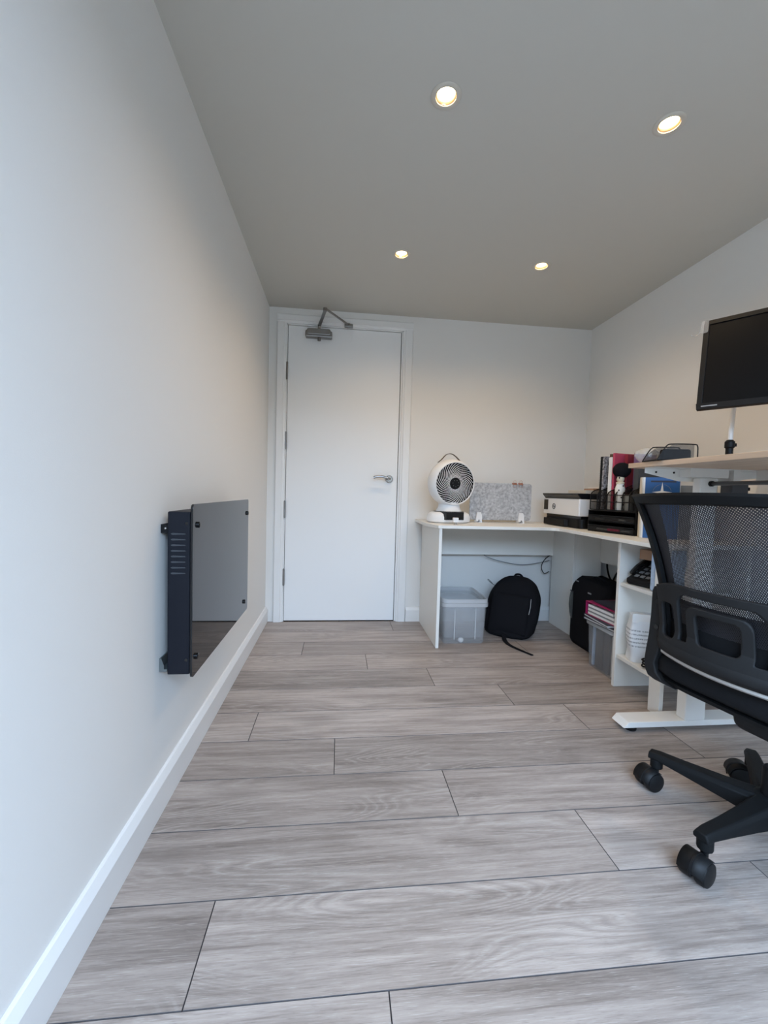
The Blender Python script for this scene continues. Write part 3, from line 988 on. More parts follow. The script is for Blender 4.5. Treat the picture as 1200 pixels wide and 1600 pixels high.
# side brackets
for s in (-1, 1):
    prof = [(0.648, 0.186, 0.222), (0.632, 0.182, 0.228), (0.560, 0.182, 0.229), (0.500, 0.188, 0.233), (0.450, 0.200, 0.240), (0.420, 0.208, 0.243), (0.395, 0.200, 0.240), (0.378, 0.180, 0.230), (0.371, 0.140, 0.205)]
    vs, fs = [], []
    for z, xi, xo in prof:
        yb = -0.190 + 0.01 * (0.64 - z)
        for x, y in ((xi, yb), (xo, yb + 0.004), (xo, yb + 0.022), (xi, yb + 0.026)):
            vs.append((s * x, y, z))
    for i in range(len(prof) - 1):
        for k in range(4):
            l = (k + 1) % 4
            fs.append([i * 4 + k, i * 4 + l, i * 4 + 4 + l, i * 4 + 4 + k])
    fs += [[0, 1, 2, 3], [len(vs) - 4, len(vs) - 3, len(vs) - 2, len(vs) - 1]]
    m_ = MB(); m_.add(vs, fs)
    sbk = build('side_bracket', m_, 'shell', chair, bevel=0.004, smooth=True)
    for z in (0.605, 0.530):
        build('bolt_hole', MB().lathe([(0.0075, 0), (0.0075, 0.0015), (0, 0.0015)], 14, rotm('X', 90), (s * 0.205, -0.1892, z)), 'black_gloss', sbk)
# seat
def seat_outline(k, n=40):
    pts = []
    for i in range(n):
        a = 2 * PI * i / n
        c, s_ = math.cos(a), math.sin(a)
        e = 0.42
        pts.append((math.copysign(abs(c) ** e, c) * 0.245 * k, math.copysign(abs(s_) ** e, s_) * 0.240 * k + 0.040))
    return pts
mb = MB(); vs = []; fs = []
rings = [(0.0, 0.388), (0.55, 0.388), (0.94, 0.392), (1.0, 0.405), (1.0, 0.432), (0.965, 0.452), (0.85, 0.460), (0.45, 0.455), (0.0, 0.453)]
for k, z in rings:
    for (x, y) in seat_outline(max(k, 0.001)):
        vs.append((x, y, z))
for i in range(len(rings) - 1):
    for k in range(40):
        l = (k + 1) % 40
        fs.append([i * 40 + k, i * 40 + l, (i + 1) * 40 + l, (i + 1) * 40 + k])
mb.add(vs, fs)
build('seat_cushion', mb, 'seat', chair, smooth='all')
mb = MB(); vs = []; fs = []
rings = [(0.0, 0.368), (0.75, 0.368), (0.95, 0.376), (0.97, 0.3875), (0.0, 0.3875)]
for k, z in rings:
    for (x, y) in seat_outline(max(k, 0.001)):
        vs.append((x, y, z))
for i in range(len(rings) - 1):
    for k in range(40):
        l = (k + 1) % 40
        fs.append([i * 40 + k, i * 40 + l, (i + 1) * 40 + l, (i + 1) * 40 + k])
mb.add(vs, fs)
build('seat_pan', mb, 'black_soft', chair, smooth=True)
# tilt housing under the seat
build('tilt_mechanism', MB().prism([(-0.115, 0.345), (-0.105, 0.315), (-0.08, 0.302), (-0.05, 0.300), (0.08, 0.305), (0.10, 0.330), (0.09, 0.3675), (-0.115, 0.3675)], -0.045, 0.052, 'x'), 'shell', chair, bevel=0.018, seg=4, smooth=True)
build('gas_lift', MB().lathe([(0.014, 0.170), (0.014, 0.302)], 16).lathe([(0.025, 0.125), (0.025, 0.200), (0.020, 0.205)], 20), 'black', chair, smooth=True)
hub = build('base_hub', MB().lathe([(0.030, 0.062), (0.046, 0.066), (0.050, 0.080), (0.046, 0.118), (0.036, 0.128), (0.026, 0.130)], 28), 'black_soft', chair, smooth=True)
for k, ang in enumerate((123, 195, 267, 339, 51)):
    la = R(ang - (CH_TH - 90))
    Ra = Matrix.Rotation(la, 3, 'Z')
    vs, fs = [], []
    secs = [(0.030, 0.031, 0.066, 0.126), (0.10, 0.026, 0.074, 0.120), (0.20, 0.021, 0.084, 0.114), (0.262, 0.019, 0.090, 0.112), (0.288, 0.017, 0.088, 0.108)]
    for r, hw, z0, z1 in secs:
        for y, z in ((-hw, z0), (hw, z0), (hw * 1.05, z1 - 0.012), (hw * 0.7, z1), (-hw * 0.7, z1), (-hw * 1.05, z1 - 0.012)):
            vs.append((r, y, z))
    for i in range(len(secs) - 1):
        for q in range(6):
            l = (q + 1) % 6
            fs.append([i * 6 + q, i * 6 + l, (i + 1) * 6 + l, (i + 1) * 6 + q])
    fs += [list(range(6))[::-1], [(len(secs) - 1) * 6 + q for q in range(6)]]
    m_ = MB(); m_.add(vs, fs, Ra)
    m_.lathe([(0.0175, 0.062), (0.0175, 0.090)], 12, Ra, Ra @ Vector((0.268, 0, 0)))
    leg = build('base_leg', m_, 'black_soft', chair, bevel=0.003, smooth=True)
    # twin-wheel castor: trailing direction per castor
    trail = R((188, 202, 300, 20, 150)[k] - (CH_TH - 90))
    Rt = Matrix.Rotation(trail, 3, 'Z')
    cpos = Ra @ Vector((0.268, 0, 0)) + Rt @ Vector(((0.026, 0.034, 0.02, 0.02, 0.03)[k], 0, 0))
    cpos.z = 0.0265
    cpos.z = 0.0300
    for s in (-1, 1):
        prof = [(0.0, 0.0), (0.022, 0.0), (0.028, 0.003), (0.0295, 0.008), (0.0295, 0.020), (0.0275, 0.025), (0.022, 0.0275), (0.0, 0.029)]
        pr = [(r, s * (z + 0.0035)) for r, z in prof]
        build('castor_wheel', MB().lathe(pr, 26, Rt @ rotm('X', 90), cpos), 'black', leg, smooth=True)
    build('castor_hood', MB().lathe([(0.0315, -0.0030), (0.0330, -0.0020), (0.0330, 0.0020), (0.0315, 0.0030)], 24, Rt @ rotm('X', 90), cpos, R(-20), R(200))
          .lathe([(0.0312, -0.0280), (0.0318, 0.0280)], 18, Rt @ rotm('X', 90), cpos, R(-5), R(125)), 'black', leg, smooth=True, solid=0.0016)
    build('castor_stem', MB().tube([cpos + Vector((0, 0, 0.0)), Ra @ Vector((0.268, 0, 0.040)), Ra @ Vector((0.268, 0, 0.070))], 0.0085, 10), 'black', leg, smooth=True)
build('tilt_lever', MB().tube(smooth_path([(0.05, 0.02, 0.33), (0.16, 0.03, 0.335), (0.24, 0.03, 0.330)], 4), 0.006, 8).box(0.22, 0.27, 0.015, 0.045, 0.324, 0.336), 'black', chair)

# ================================================================== MONITOR ON ARM
mo = thing('monitor', 'black flat-screen monitor, switched off, held above the oak standing desk', 'monitor', (1.758, 1.400, 1.230), R(-53.54))
TB = Matrix.Rotation(R(-9.77), 3, 'X')      # tipped back
mw, mh = 0.545, 0.335
def mbx(name, mb, mat, par=None, **k):
    mb.v = [TB @ p for p in mb.v]
    return build(name, mb, mat, par or mo, **k)
bz = mbx('bezel', MB().box(0, mw, 0, 0.020, 0, 0.020).box(0, mw, 0, 0.020, mh - 0.016, mh).box(0, 0.016, 0, 0.020, 0.020, mh - 0.016).box(mw - 0.016, mw, 0, 0.020, 0.020, mh - 0.016), 'black', bevel=0.0015)
mbx('display', box(0.016, mw - 0.016, 0.0035, 0.018, 0.020, mh - 0.016), 'screen')
mbx('back_shell', MB().prism([(0.0, 0.0), (mw, 0.0), (mw - 0.06, 0.028), (0.06, 0.028)], 0.01, mh - 0.01, 'z', off=(0, 0.0202, 0)), 'black', bevel=0.003)
mbx('brand_print', MB().box(0.014, 0.060, -0.0006, -0.0001, 0.0085, 0.0125), 'grey_text', bz, label='thin pale lettering strip')
# clear adhesive hook on the upper corner
hk = tag(build('adhesive_hook', MB().prism(rrect(-0.010, 0.013, 0.288, 0.336, 0.008), -0.003, -0.0008, 'y')
      .tube(smooth_path([(-0.010, -0.002, 0.300), (-0.018, -0.003, 0.285), (-0.028, -0.006, 0.281), (-0.036, -0.010, 0.287)], 5), 0.0016, 6), 'hook_clear'), 'clear plastic adhesive hook on the upper left corner of the monitor', 'hook')
for v in hk.data.vertices:
    v.co = TB @ v.co
hk.location = mo.location
hk.rotation_euler = mo.rotation_euler
ma = thing('monitor_stand', 'slim white pole with black clamp rising from the standing desk to the monitor', 'monitor stand', (1.955, 1.452, SZ))
build('clamp_foot', MB().box(-0.035, 0.035, -0.03, 0.03, 0.0003, 0.008), 'black', ma, bevel=0.002)
build('clamp', MB().lathe([(0.017, 0.0082), (0.017, 0.022), (0.012, 0.026), (0.012, 0.060), (0.016, 0.064), (0.016, 0.085), (0.010, 0.092)], 18).box(0.0165, 0.024, -0.006, 0.006, 0.068, 0.080), 'black', ma, smooth=True)
build('pole', MB().tube([(0, 0, 0.0925), (0.012, 0.0, 0.36)], 0.0085, 12), 'white_steel', ma, smooth=True)
Am = Matrix.Rotation(R(-53.54), 3, 'Z')
tgt = mo.location + Am @ (TB @ Vector((mw * 0.5, 0.0500, mh * 0.5))) - ma.location
build('swing_arm', MB().tube(smooth_path([(0.012, 0, 0.325), (0.06, -0.02, 0.335), tuple(tgt + Vector((0.05, 0.03, 0))), tuple(tgt)], 5), 0.013, 10), 'white_steel', ma, smooth=True)
build('mount_plate', MB().box(mw * .5 - 0.05, mw * .5 + 0.05, 0.0485, 0.0535, mh * .5 - 0.05, mh * .5 + 0.05, Am @ TB, mo.location - ma.location), 'black', ma, bevel=0.002)

# ---- wire letter tray and plastic bag on the standing desk
tr_ = thing('wire_tray', 'black wire mesh letter tray at the far end of the oak standing desk', 'tray', (1.705, 1.440, SZ + 0.0005), R(-12))
def loop_tube(pts, r, n=6):
    return MB().tube(pts, r, n, closed=True)
for yy in (-0.055, 0.050):
    build('hoop', MB().tube(smooth_path([(-0.075, yy, 0.002), (-0.060, yy, 0.030), (-0.045, yy, 0.052), (-0.028, yy, 0.058), (0.045, yy, 0.058), (0.058, yy, 0.052), (0.060, yy, 0.030), (0.060, yy, 0.002)], 4), 0.0022, 6), 'black', tr_, smooth=True)
    build('side_mesh', MB().grid(lambda u, v: (-0.072 + (0.132 - 0.012) * u + 0.010 * v * (1 - u), yy, 0.002 + v * (0.055 - 0.03 * max(0, 1 - u * 3))), 6, 4, lambda u, v: (u * 0.13, v * 0.055)), 'wire_mesh', tr_)
build('base_mesh', MB().grid(lambda u, v: (-0.075 + 0.135 * u, -0.055 + 0.105 * v, 0.0015), 2, 2, lambda u, v: (u * 0.135, v * 0.105)), 'wire_mesh', tr_, solid=0.001)
build('rim', MB().tube([(-0.075, -0.055, 0.0025), (-0.075, 0.050, 0.0025), (0.060, 0.050, 0.0025), (0.060, -0.055, 0.0025)], 0.002, 6, closed=True), 'black', tr_)
tag(build('pouch', MB().prism(rrect(-0.05, 0.05, 0, 0.042, 0.008), -0.012, 0.012, 'y', rotm('Z', -12), (1.725, 1.444, SZ + 0.0045)), 'fabric', bevel=0.004), 'small black pouch standing inside the wire tray', 'pouch')
# crumpled film bag
mb = MB()
def blob(u, v):
    a, b_ = 2 * PI * u, PI * (v - 0.5)
    n = 0.10 * math.sin(5 * a + 3 * b_) + 0.08 * math.sin(9 * a - 5 * b_) + 0.05 * math.sin(14 * a + 11 * b_)
    r = 1 + n * math.cos(b_)
    z = math.sin(b_)
    return (0.040 * r * math.cos(b_) * math.cos(a), 0.040 * r * math.cos(b_) * math.sin(a), 0.030 + 0.0295 * z)
mb.grid(blob, 40, 20)
pb_ = tag(build('plastic_bag', mb, 'bag_clear', smooth='all'), 'crumpled clear plastic bag on the far corner of the oak standing desk', 'bag')
pb_.location = (1.685, 1.536, SZ + 0.0008)

# ================================================================== ON THE CORNER DESK
# ---- fan
fan = thing('desk_fan', 'round white air-circulator fan with spiral grille on the desk beside the door', 'fan', (1.180, 2.610, ZT + 0.0005), R(12))
HCZ = 0.252
Rf = rotm('X', 90 - 4)        # lathe axis z -> facing -y, tipped up a touch
Rf = Matrix.Rotation(R(4), 3, 'X') @ rotm('X', 90)
fo = Vector((0, 0.0, HCZ))
build('head_shell', MB().lathe([(0.0, -0.095), (0.065, -0.090), (0.115, -0.064), (0.144, -0.018), (0.150, 0.018), (0.146, 0.050), (0.137, 0.076), (0.131, 0.080), (0.1275, 0.077), (0.1275, 0.020), (0.0, 0.018)], 48, Rf, fo), 'white', fan, smooth=True)
build('fan_cavity', MB().lathe([(0.0, 0.022), (0.1272, 0.022), (0.1272, 0.0765), (0.1262, 0.0765), (0.1262, 0.024), (0.0, 0.024)], 40, Rf, fo), 'dark_gap', fan)  # black lining, shade inside the white head put into the colour
mb = MB()
for k in range(34):
    a0 = 2 * PI * k / 34
    path = []
    for i in range(9):
        t = i / 8
        r = 0.036 + 0.0925 * t
        a = a0 - 1.25 * t ** 0.9
        path.append((r * math.cos(a), r * math.sin(a), 0.076 - 0.006 * t * t))
    vs = []
    mb.tube(path, 0.0021, 4, flat=(1.0, 0.8), Rm=Rf, off=fo, upv=(0, 0, 1))
build('grille', mb, 'vane', fan, kind='stuff')
build('hub_cap', MB().lathe([(0.0, 0.066), (0.035, 0.066), (0.037, 0.078), (0.034, 0.083), (0.0, 0.084)], 28, Rf, fo), 'black', fan, smooth=True)
mb = MB()
for k in range(7):
    a = 2 * PI * k / 7 + 0.3
    mb.lathe([(0.0022, 0.0845), (0.0022, 0.0850), (0, 0.0850)], 6, Rf, fo + Rf @ Vector((0.020 * math.cos(a), 0.020 * math.sin(a), 0)))
build('control_dots', mb, 'gray_card', fan, kind='stuff')
build('carry_strap', MB().tube(smooth_path([(-0.085, 0.0, HCZ + 0.126), (-0.062, 0, HCZ + 0.144), (-0.030, 0, HCZ + 0.176), (0.005, 0, HCZ + 0.184), (0.040, 0, HCZ + 0.166), (0.075, 0, HCZ + 0.134)], 5), 0.008, 6, flat=(0.28, 1.3), upv=(0, 1, 0)), 'strap', fan, smooth=True)
build('neck', MB().lathe([(0.082, 0.0722), (0.078, 0.080), (0.070, 0.094), (0.066, 0.110), (0.072, 0.128)], 32), 'white', fan, smooth=True)
mb = MB()
vs, fs = [], []
rings = [(0.90, 0.0), (1.0, 0.008), (1.0, 0.036), (0.94, 0.056), (0.80, 0.067), (0.0, 0.069)]
for k, z in rings:
    for i in range(40):
        a = 2 * PI * i / 40
        vs.append((0.142 * k * math.cos(a), 0.112 * k * math.sin(a), z))
for i in range(len(rings) - 1):
    for k in range(40):
        l = (k + 1) % 40
        fs.append([i * 40 + k, i * 40 + l, (i + 1) * 40 + l, (i + 1) * 40 + k])
fs.append(list(range(40))[::-1])
mb.add(vs, fs)
build('base', mb, 'white', fan, smooth=True)
build('base_inlay', MB().prism([(0.100 * math.cos(2 * PI * i / 36), 0.083 * math.sin(2 * PI * i / 36)) for i in range(36)], 0.0692, 0.0720, 'z')
      .prism([(-0.085, -0.050), (0.055, -0.050), (0.048, -0.114), (-0.072, -0.114)], 0.022, 0.0710, 'z'), 'black_gloss', fan, bevel=0.002)
# small silver clamp in front of the fan
ck = thing('cable_clip', 'tiny white and silver cable clip at the desk edge in front of the fan', 'clip', (1.170, 2.395, ZT + 0.0004))
build('block', MB().box(-0.016, 0.016, 0, 0.020, 0.014, 0.042), 'white', ck, bevel=0.002)
build('legs', MB().box(-0.005, -0.002, 0.004, 0.014, 0.001, 0.0138).box(0.004, 0.007, 0.004, 0.014, 0.001, 0.0138).box(-0.014, -0.002, 0.002, 0.016, 0.0, 0.001).box(0.004, 0.016, 0.002, 0.016, 0.0, 0.001), 'chrome', ck)

# ---- felt desk divider
fs_ = thing('desk_screen', 'grey felt desk divider panel standing against the far wall', 'desk divider', (1.55, 2.680, ZT + 0.0005))
build('felt_panel', MB().prism(rrect(-0.211, 0.211, 0.016, 0.262, 0.018), -0.005, 0.005, 'y'), 'felt', fs_, bevel=0.002)
for x in (-0.150, 0.140):
    f_ = build('clamp_foot', MB().prism([(-0.022, 0.0), (0.022, 0.0), (0.014, 0.066), (-0.014, 0.066)], -0.018, -0.0055, 'y', off=(x, 0, 0))
               .prism([(-0.022, 0.0), (0.022, 0.0), (0.014, 0.050), (-0.014, 0.050)], 0.0055, 0.018, 'y', off=(x, 0, 0)).box(x - 0.022, x + 0.022, -0.018, 0.018, 0.0, 0.012), 'white', fs_, bevel=0.003)
    build('thumb_screw', MB().lathe([(0.004, 0), (0.004, 0.002), (0, 0.0025)], 10, rotm('X', 90), (x, -0.0181, 0.014)), 'gray_card', f_)
for i, (x, lab) in enumerate(((0.090, 'rose-gold wire clip on the grey felt divider, left one of two'), (0.132, 'rose-gold wire clip on the grey felt divider, right one of two'))):
    t = thing('binder_clip', lab, 'clip', (1.55 + x, 2.680, ZT + 0.2650), 0, 'rose-gold clips on the divider')
    build('spring', MB().prism([(-0.009, -0.012), (0.009, -0.012), (0.002, 0.002), (-0.002, 0.002)], -0.016, 0.016, 'x'), 'rose', t)
    build('wire_handle', MB().tube([(-0.012, -0.006, -0.010), (-0.010, -0.009, 0.012), (0.0, -0.010, 0.020), (0.010, -0.009, 0.012), (0.012, -0.006, -0.010)], 0.0011, 5), 'rose', t)
    build('wire_handle', MB().tube([(-0.012, -0.0095, -0.011), (-0.010, -0.012, -0.028), (0.010, -0.012, -0.028), (0.012, -0.0095, -0.011)], 0.0011, 5), 'rose', t)

# ---- printer (faces -x)
pr_ = thing('printer', 'black and white inkjet printer on the corner of the white desk', 'printer', (2.030, 2.472, ZT + 0.0005), 0)
PL = 0.210                                     # half length along y
xf = -0.178
build('base_tray', MB().prism(rrect(xf + 0.010, 0.170, -PL + 0.005, PL - 0.005, 0.03), 0.0, 0.056, 'z').prism([(xf - 0.012, -0.075), (xf + 0.02, -0.085), (xf + 0.02, PL - 0.02), (xf - 0.012, PL - 0.03)], 0.004, 0.046, 'z'), 'black', pr_, bevel=0.004)
build('output_slot', box(xf + 0.020, 0.165, -PL + 0.010, PL - 0.010, 0.0562, 0.0720), 'black_gloss', pr_)
bd = build('front_body', MB().prism([(xf, -PL), (xf, PL), (0.172, PL), (0.172, -PL)], 0.0722, 0.172, 'z'), 'white', pr_, bevel=0.005)
build('ink_door', box(xf - 0.0015, xf - 0.0002, -PL + 0.004, PL - 0.075, 0.076, 0.168), 'white', bd)
build('touch_display', box(xf - 0.0028, xf - 0.0003, PL - 0.062, PL - 0.012, 0.098, 0.164), 'black_gloss', bd)
lid = build('scanner_lid', MB().prism([(xf + 0.010, 0.1722), (0.170, 0.1722), (0.178, 0.205), (xf - 0.012, 0.205), (xf - 0.012, 0.198)], -PL + 0.002, PL - 0.002, 'y'), 'black_gloss', pr_, bevel=0.003)
Rl = rotm('Z', -90) @ rotm('X', 90)
lm = text_mb('hp', 0.022)
lm.v = [Rl @ p + Vector((xf - 0.0024, 0.070, 0.122)) for p in lm.v]
build('logo_letters', lm, 'dark_card', bd)
build('logo_ring', MB().tube([(xf - 0.0022, 0.070 + 0.0165 * math.cos(2 * PI * i / 28), 0.122 + 0.0165 * math.sin(2 * PI * i / 28)) for i in range(28)], 0.0022, 5, closed=True, flat=(1, 1)), 'dark_card', bd)
# papers on the lid
for i, (dx, dy, sx, sy, z0, h, mt, lab) in enumerate((
        (0.00, -0.02, 0.13, 0.085, 0.0, 0.020, 'cream', 'thick cream booklet lying lowest on the printer lid'),
        (0.03, -0.05, 0.09, 0.060, 0.0202, 0.012, 'brown', 'thin tan pad stacked on the booklet on the printer'),
        (0.02, -0.03, 0.05, 0.045, 0.0324, 0.010, 'paper', 'small white card box topmost on the printer'))):
    o = tag(build('booklet', box(-sx, sx, -sy, sy, 0, h), mt, bevel=0.001), lab, 'booklet', 'papers on the printer')
    o.location = (2.050 + dx, 2.440 + dy, ZT + 0.0005 + 0.2053 + z0)
    o.rotation_euler = (0, 0, R((4, -7, 12)[i]))

# ---- mesh organiser with drawers and upright file slots
OG = Vector((2.020, 2.066, ZT + 0.0005))
og = thing('desk_organiser', 'black metal mesh desk organiser with two drawers and upright file slots', 'organiser', OG, R(12))
OW, OD, OH = 0.150, 0.130, 0.112
build('body', MB().box(-OD, OD, -OW, -OW + 0.004, 0, OH).box(-OD, OD, OW - 0.004, OW, 0, OH).box(OD - 0.004, OD, -OW + 0.004, OW - 0.004, 0, OH).box(-OD, OD, -OW, OW, OH, OH + 0.004).box(-OD, OD - 0.004, -OW + 0.004, OW - 0.004, 0.0, 0.004).box(-OD, OD - 0.004, -OW + 0.004, OW - 0.004, 0.054, 0.058), 'black', og, bevel=0.001)
for z0 in (0.008, 0.062):
    dr = build('drawer', MB().box(-OD + 0.001, OD - 0.02, -OW + 0.008, OW - 0.008, z0 - 0.002, z0), 'black', og)
    build('drawer_front', MB().grid(lambda u, v: (-OD - 0.002, -OW + 0.006 + (2 * OW - 0.012) * u, z0 + 0.022 * v), 2, 2, lambda u, v: (u * 0.288, v * 0.022)), 'wire_mesh', dr)
    build('drawer_rail', MB().tube([(-OD - 0.004, -OW + 0.006, z0 + 0.027), (-OD - 0.004, OW - 0.006, z0 + 0.027)], 0.0022, 6).tube([(-OD - 0.004, -OW + 0.006, z0), (-OD - 0.004, OW - 0.006, z0)], 0.0018, 6), 'black_gloss', dr)
DIV_Y = [0.142, 0.095, 0.030, -0.020, -0.065, -0.105, -0.142]
for yy in DIV_Y:
    fpts = [(-OD + 0.002, OH + 0.006), (-OD + 0.002, OH + 0.085), (-OD + 0.010, OH + 0.100), (-OD + 0.024, OH + 0.108), (OD - 0.02, OH + 0.185), (OD - 0.006, OH + 0.185), (OD - 0.004, OH + 0.006)]
    dv = build('file_divider', MB().tube([(x, yy, z) for x, z in fpts], 0.0028, 6), 'black', og, smooth=True)
    build('divider_mesh', MB().grid(lambda u, v: (-OD + 0.004 + (2 * OD - 0.010) * u, yy, OH + 0.006 + v * (0.092 + 0.085 * u)), 2, 2, lambda u, v: (u * 0.25, v * (0.092 + 0.085 * u))), 'wire_mesh', dv)
build('front_rail', MB().tube([(-OD + 0.002, OW - 0.006, OH + 0.008), (-OD + 0.002, -OW + 0.006, OH + 0.008)], 0.0025, 6).tube([(-OD + 0.002, OW - 0.006, OH + 0.050), (-OD + 0.002, -OW + 0.006, OH + 0.050)], 0.0022, 6).tube([(-OD + 0.002, OW - 0.006, OH + 0.086), (-OD + 0.002, -OW + 0.006, OH + 0.086)], 0.0022, 6), 'black', og)
RO = Matrix.Rotation(R(12), 3, 'Z')
def on_org(name, label, cat, x0, x1, y0, y1, h, mat, group='files in the organiser', tilt=0.0, page=None):
    """a book standing in the organiser: cover plus page block"""
    t = thing(name, label, cat, OG + RO @ Vector(((x0 + x1) / 2, (y0 + y1) / 2, OH + 0.0045)), R(12), group)
    w2, t2 = (x1 - x0) / 2, (y1 - y0) / 2
    build('cover', MB().box(-w2, w2, t2 - 0.0012, t2, 0, h).box(-w2, w2, -t2, -t2 + 0.0012, 0, h).box(-w2, -w2 + 0.0012, -t2 + 0.0012, t2 - 0.0012, 0, h), mat, t, bevel=0.0004)
    if t2 > 0.002:
        build('pages', box(-w2 + 0.0014, w2 - 0.003, -t2 + 0.0014, t2 - 0.0014, 0.001, h - 0.002), page or 'paper', t)
    return t
nb = on_org('notebook', 'tall black spiral-bound notebook, leftmost in the organiser', 'notebook', -0.085, 0.120, 0.112, 0.128, 0.292, 'black')
mb = MB()
for i in range(30):
    zc = 0.010 + i * 0.0094
    mb.tube([(-0.1025 + 0.0065 * math.cos(2 * PI * k / 8) - 0.002, 0.0075 * math.sin(2 * PI * k / 8), zc) for k in range(8)], 0.0008, 4, closed=True)
build('spiral_wire', mb, 'black_gloss', nb, kind='stuff')
on_org('notebook', 'black and white patterned notebook next to the spiral notebook', 'notebook', -0.088, 0.115, 0.098, 0.110, 0.292, 'pattern')
on_org('notebook', 'dark plum notebook standing behind the patterned one', 'notebook', -0.060, 0.125, 0.075, 0.092, 0.305, 'dbrown')
on_org('folder', 'pale lilac folder with white sheets in the organiser', 'folder', -0.085, 0.120, 0.050, 0.072, 0.285, 'paper')
on_org('folder', 'bright pink document folder in the middle of the organiser', 'folder', -0.085, 0.125, 0.033, 0.047, 0.305, 'pink')
on_org('folder', 'dark red folder close to the bright pink folder', 'folder', -0.030, 0.125, 0.004, 0.024, 0.300, 'red')
on_org('folder', 'purple folder behind the dark-haired figurine', 'folder', -0.020, 0.125, -0.034, -0.024, 0.300, 'purple')
on_org('folder', 'charcoal box file at the near end of the organiser', 'folder', -0.070, 0.125, -0.100, -0.072, 0.245, 'dark_card')
# figurine with a big round black hairdo
fg = thing('figurine', 'small figurine with a huge round black hairdo and spotted white coat', 'figurine', OG + RO @ Vector((-0.092, -0.014, OH + 0.0045)), R(12))
build('coat', MB().lathe([(0.0, 0.0), (0.020, 0.0), (0.024, 0.02), (0.021, 0.08), (0.024, 0.115), (0.017, 0.140), (0.010, 0.150), (0.0, 0.152)], 20), 'spots', fg, smooth=True)
mb = MB()
for k in range(16):
    a, z = k * 2.4, 0.018 + 0.0075 * k
    mb.ellipsoid((0.0225 * math.cos(a), 0.0225 * math.sin(a), z), (0.0035, 0.0035, 0.0045), 8, 5)
build('coat_spots', mb, 'black', fg, kind='stuff')
hd = build('head', MB().ellipsoid((0, 0, 0.168), (0.019, 0.018, 0.022)), 'skin', fg, smooth='all')
build('eyes', MB().ellipsoid((-0.017, 0.008, 0.172), (0.003, 0.004, 0.0045), 8, 6).ellipsoid((-0.017, -0.008, 0.172), (0.003, 0.004, 0.0045), 8, 6), 'black_gloss', hd)
build('nose', MB().ellipsoid((-0.0195, 0.0, 0.165), (0.003, 0.0025, 0.003), 8, 6), 'skin', hd)
build('hair', MB().ellipsoid((0.006, 0, 0.212), (0.043, 0.043, 0.040), 24, 16), 'fabric', fg, smooth='all')
build('scarf', MB().lathe([(0.014, 0.138), (0.020, 0.142), (0.020, 0.150), (0.013, 0.152)], 18), 'skin', fg, smooth=True)
# glass tumbler in front of it
tb = tag(build('tumbler', MB().lathe([(0.0, 0.0), (0.021, 0.0), (0.024, 0.085), (0.0225, 0.085), (0.0195, 0.004), (0.0, 0.004)], 20, off=OG + RO @ Vector((-0.092, -0.072, OH + 0.0045))), 'glass_grey', smooth=True), 'grey glass tumbler beside the figurine in the organiser', 'tumbler')
# things lying in the drawers
for i, (x, y, z, l, r, mt, a, nm, lab, cat) in enumerate((
        (-0.118, 0.060, 0.0105, 0.040, 0.0055, 'gray_card', 85, 'pen', 'grey pen in the bottom organiser drawer', 'pen'),
        (-0.118, -0.010, 0.0115, 0.034, 0.0065, 'red_led', 92, 'highlighter', 'bright pink highlighter in the bottom organiser drawer', 'highlighter'),
        (-0.118, -0.085, 0.0105, 0.026, 0.0055, 'gray_card', 88, 'marker_pen', 'dark marker at the near end of the bottom organiser drawer', 'marker'),
        (-0.118, 0.080, 0.0645, 0.035, 0.0055, 'dark_card', 80, 'pen', 'dark pen in the upper organiser drawer', 'pen'),
        (-0.118, -0.060, 0.0650, 0.022, 0.0060, 'gray_card', 75, 'glue_stick', 'short pale grey stick in the upper organiser drawer', 'glue stick'))):
    Rp = rotm('Z', a)
    c = OG + RO @ Vector((x, y, z + 0.004))
    t = thing(nm, lab, cat, c, R(12))
    build('barrel', MB().tube([Rp @ Vector((-l, 0, 0)), Rp @ Vector((l * 0.5, 0, 0))], r, 10), mt, t, smooth=True)
    build('cap', MB().tube([Rp @ Vector((l * 0.5, 0, 0)), Rp @ Vector((l, 0, 0))], r * 1.08, 10), mt, t, smooth=True)

# ---- blue box with compass star and grey box
bxx = thing('printed_box', 'blue cardboard box with a white compass star, upright behind the chair back', 'box', (1.956, 1.800, ZT + 0.0005), R(-30))
build('carton', box(-0.060, 0.085, 0, 0.055, 0, 0.285), 'blue', bxx, bevel=0.001)
build('spine', box(-0.066, -0.0602, -0.0005, 0.055, 0, 0.285), 'cream', bxx)
build('side_stripe', box(-0.0600, -0.052, -0.0012, -0.0002, 0, 0.285), 'paper', bxx)
sx, sz = 0.016, 0.216
star = []
for k in range(8):
    a = PI / 2 + k * PI / 4
    r = (0.046 if k == 0 else 0.040) if k % 2 == 0 else 0.008
    star.append((sx + r * math.cos(a), sz + r * math.sin(a)))
build('compass_star', MB().prism(star, -0.0016, -0.0002, 'y'), 'paper', bxx)
mb = MB()
for q in range(4):
    pts = [(sx + 0.036 * math.cos(R(q * 90 + 10 + 70 * k / 10)), -0.0009, sz + 0.036 * math.sin(R(q * 90 + 10 + 70 * k / 10))) for k in range(11)]
    mb.tube(pts, 0.0008, 4)
build('compass_arcs', mb, 'gray_card', bxx)
build('title_band', box(-0.030, 0.070, -0.0013, -0.0002, 0.262, 0.270), 'navy_card', bxx)
gb = thing('grey_box', 'plain grey cardboard box right of the blue compass box', 'box', (2.108, 1.750, ZT + 0.0005), R(-30))
build('carton', box(-0.062, 0.075, 0, 0.070, 0, 0.250), 'gray_card', gb, bevel=0.001)
build('edge_strip', box(-0.066, -0.0622, 0, 0.070, 0, 0.250), 'paper', gb)

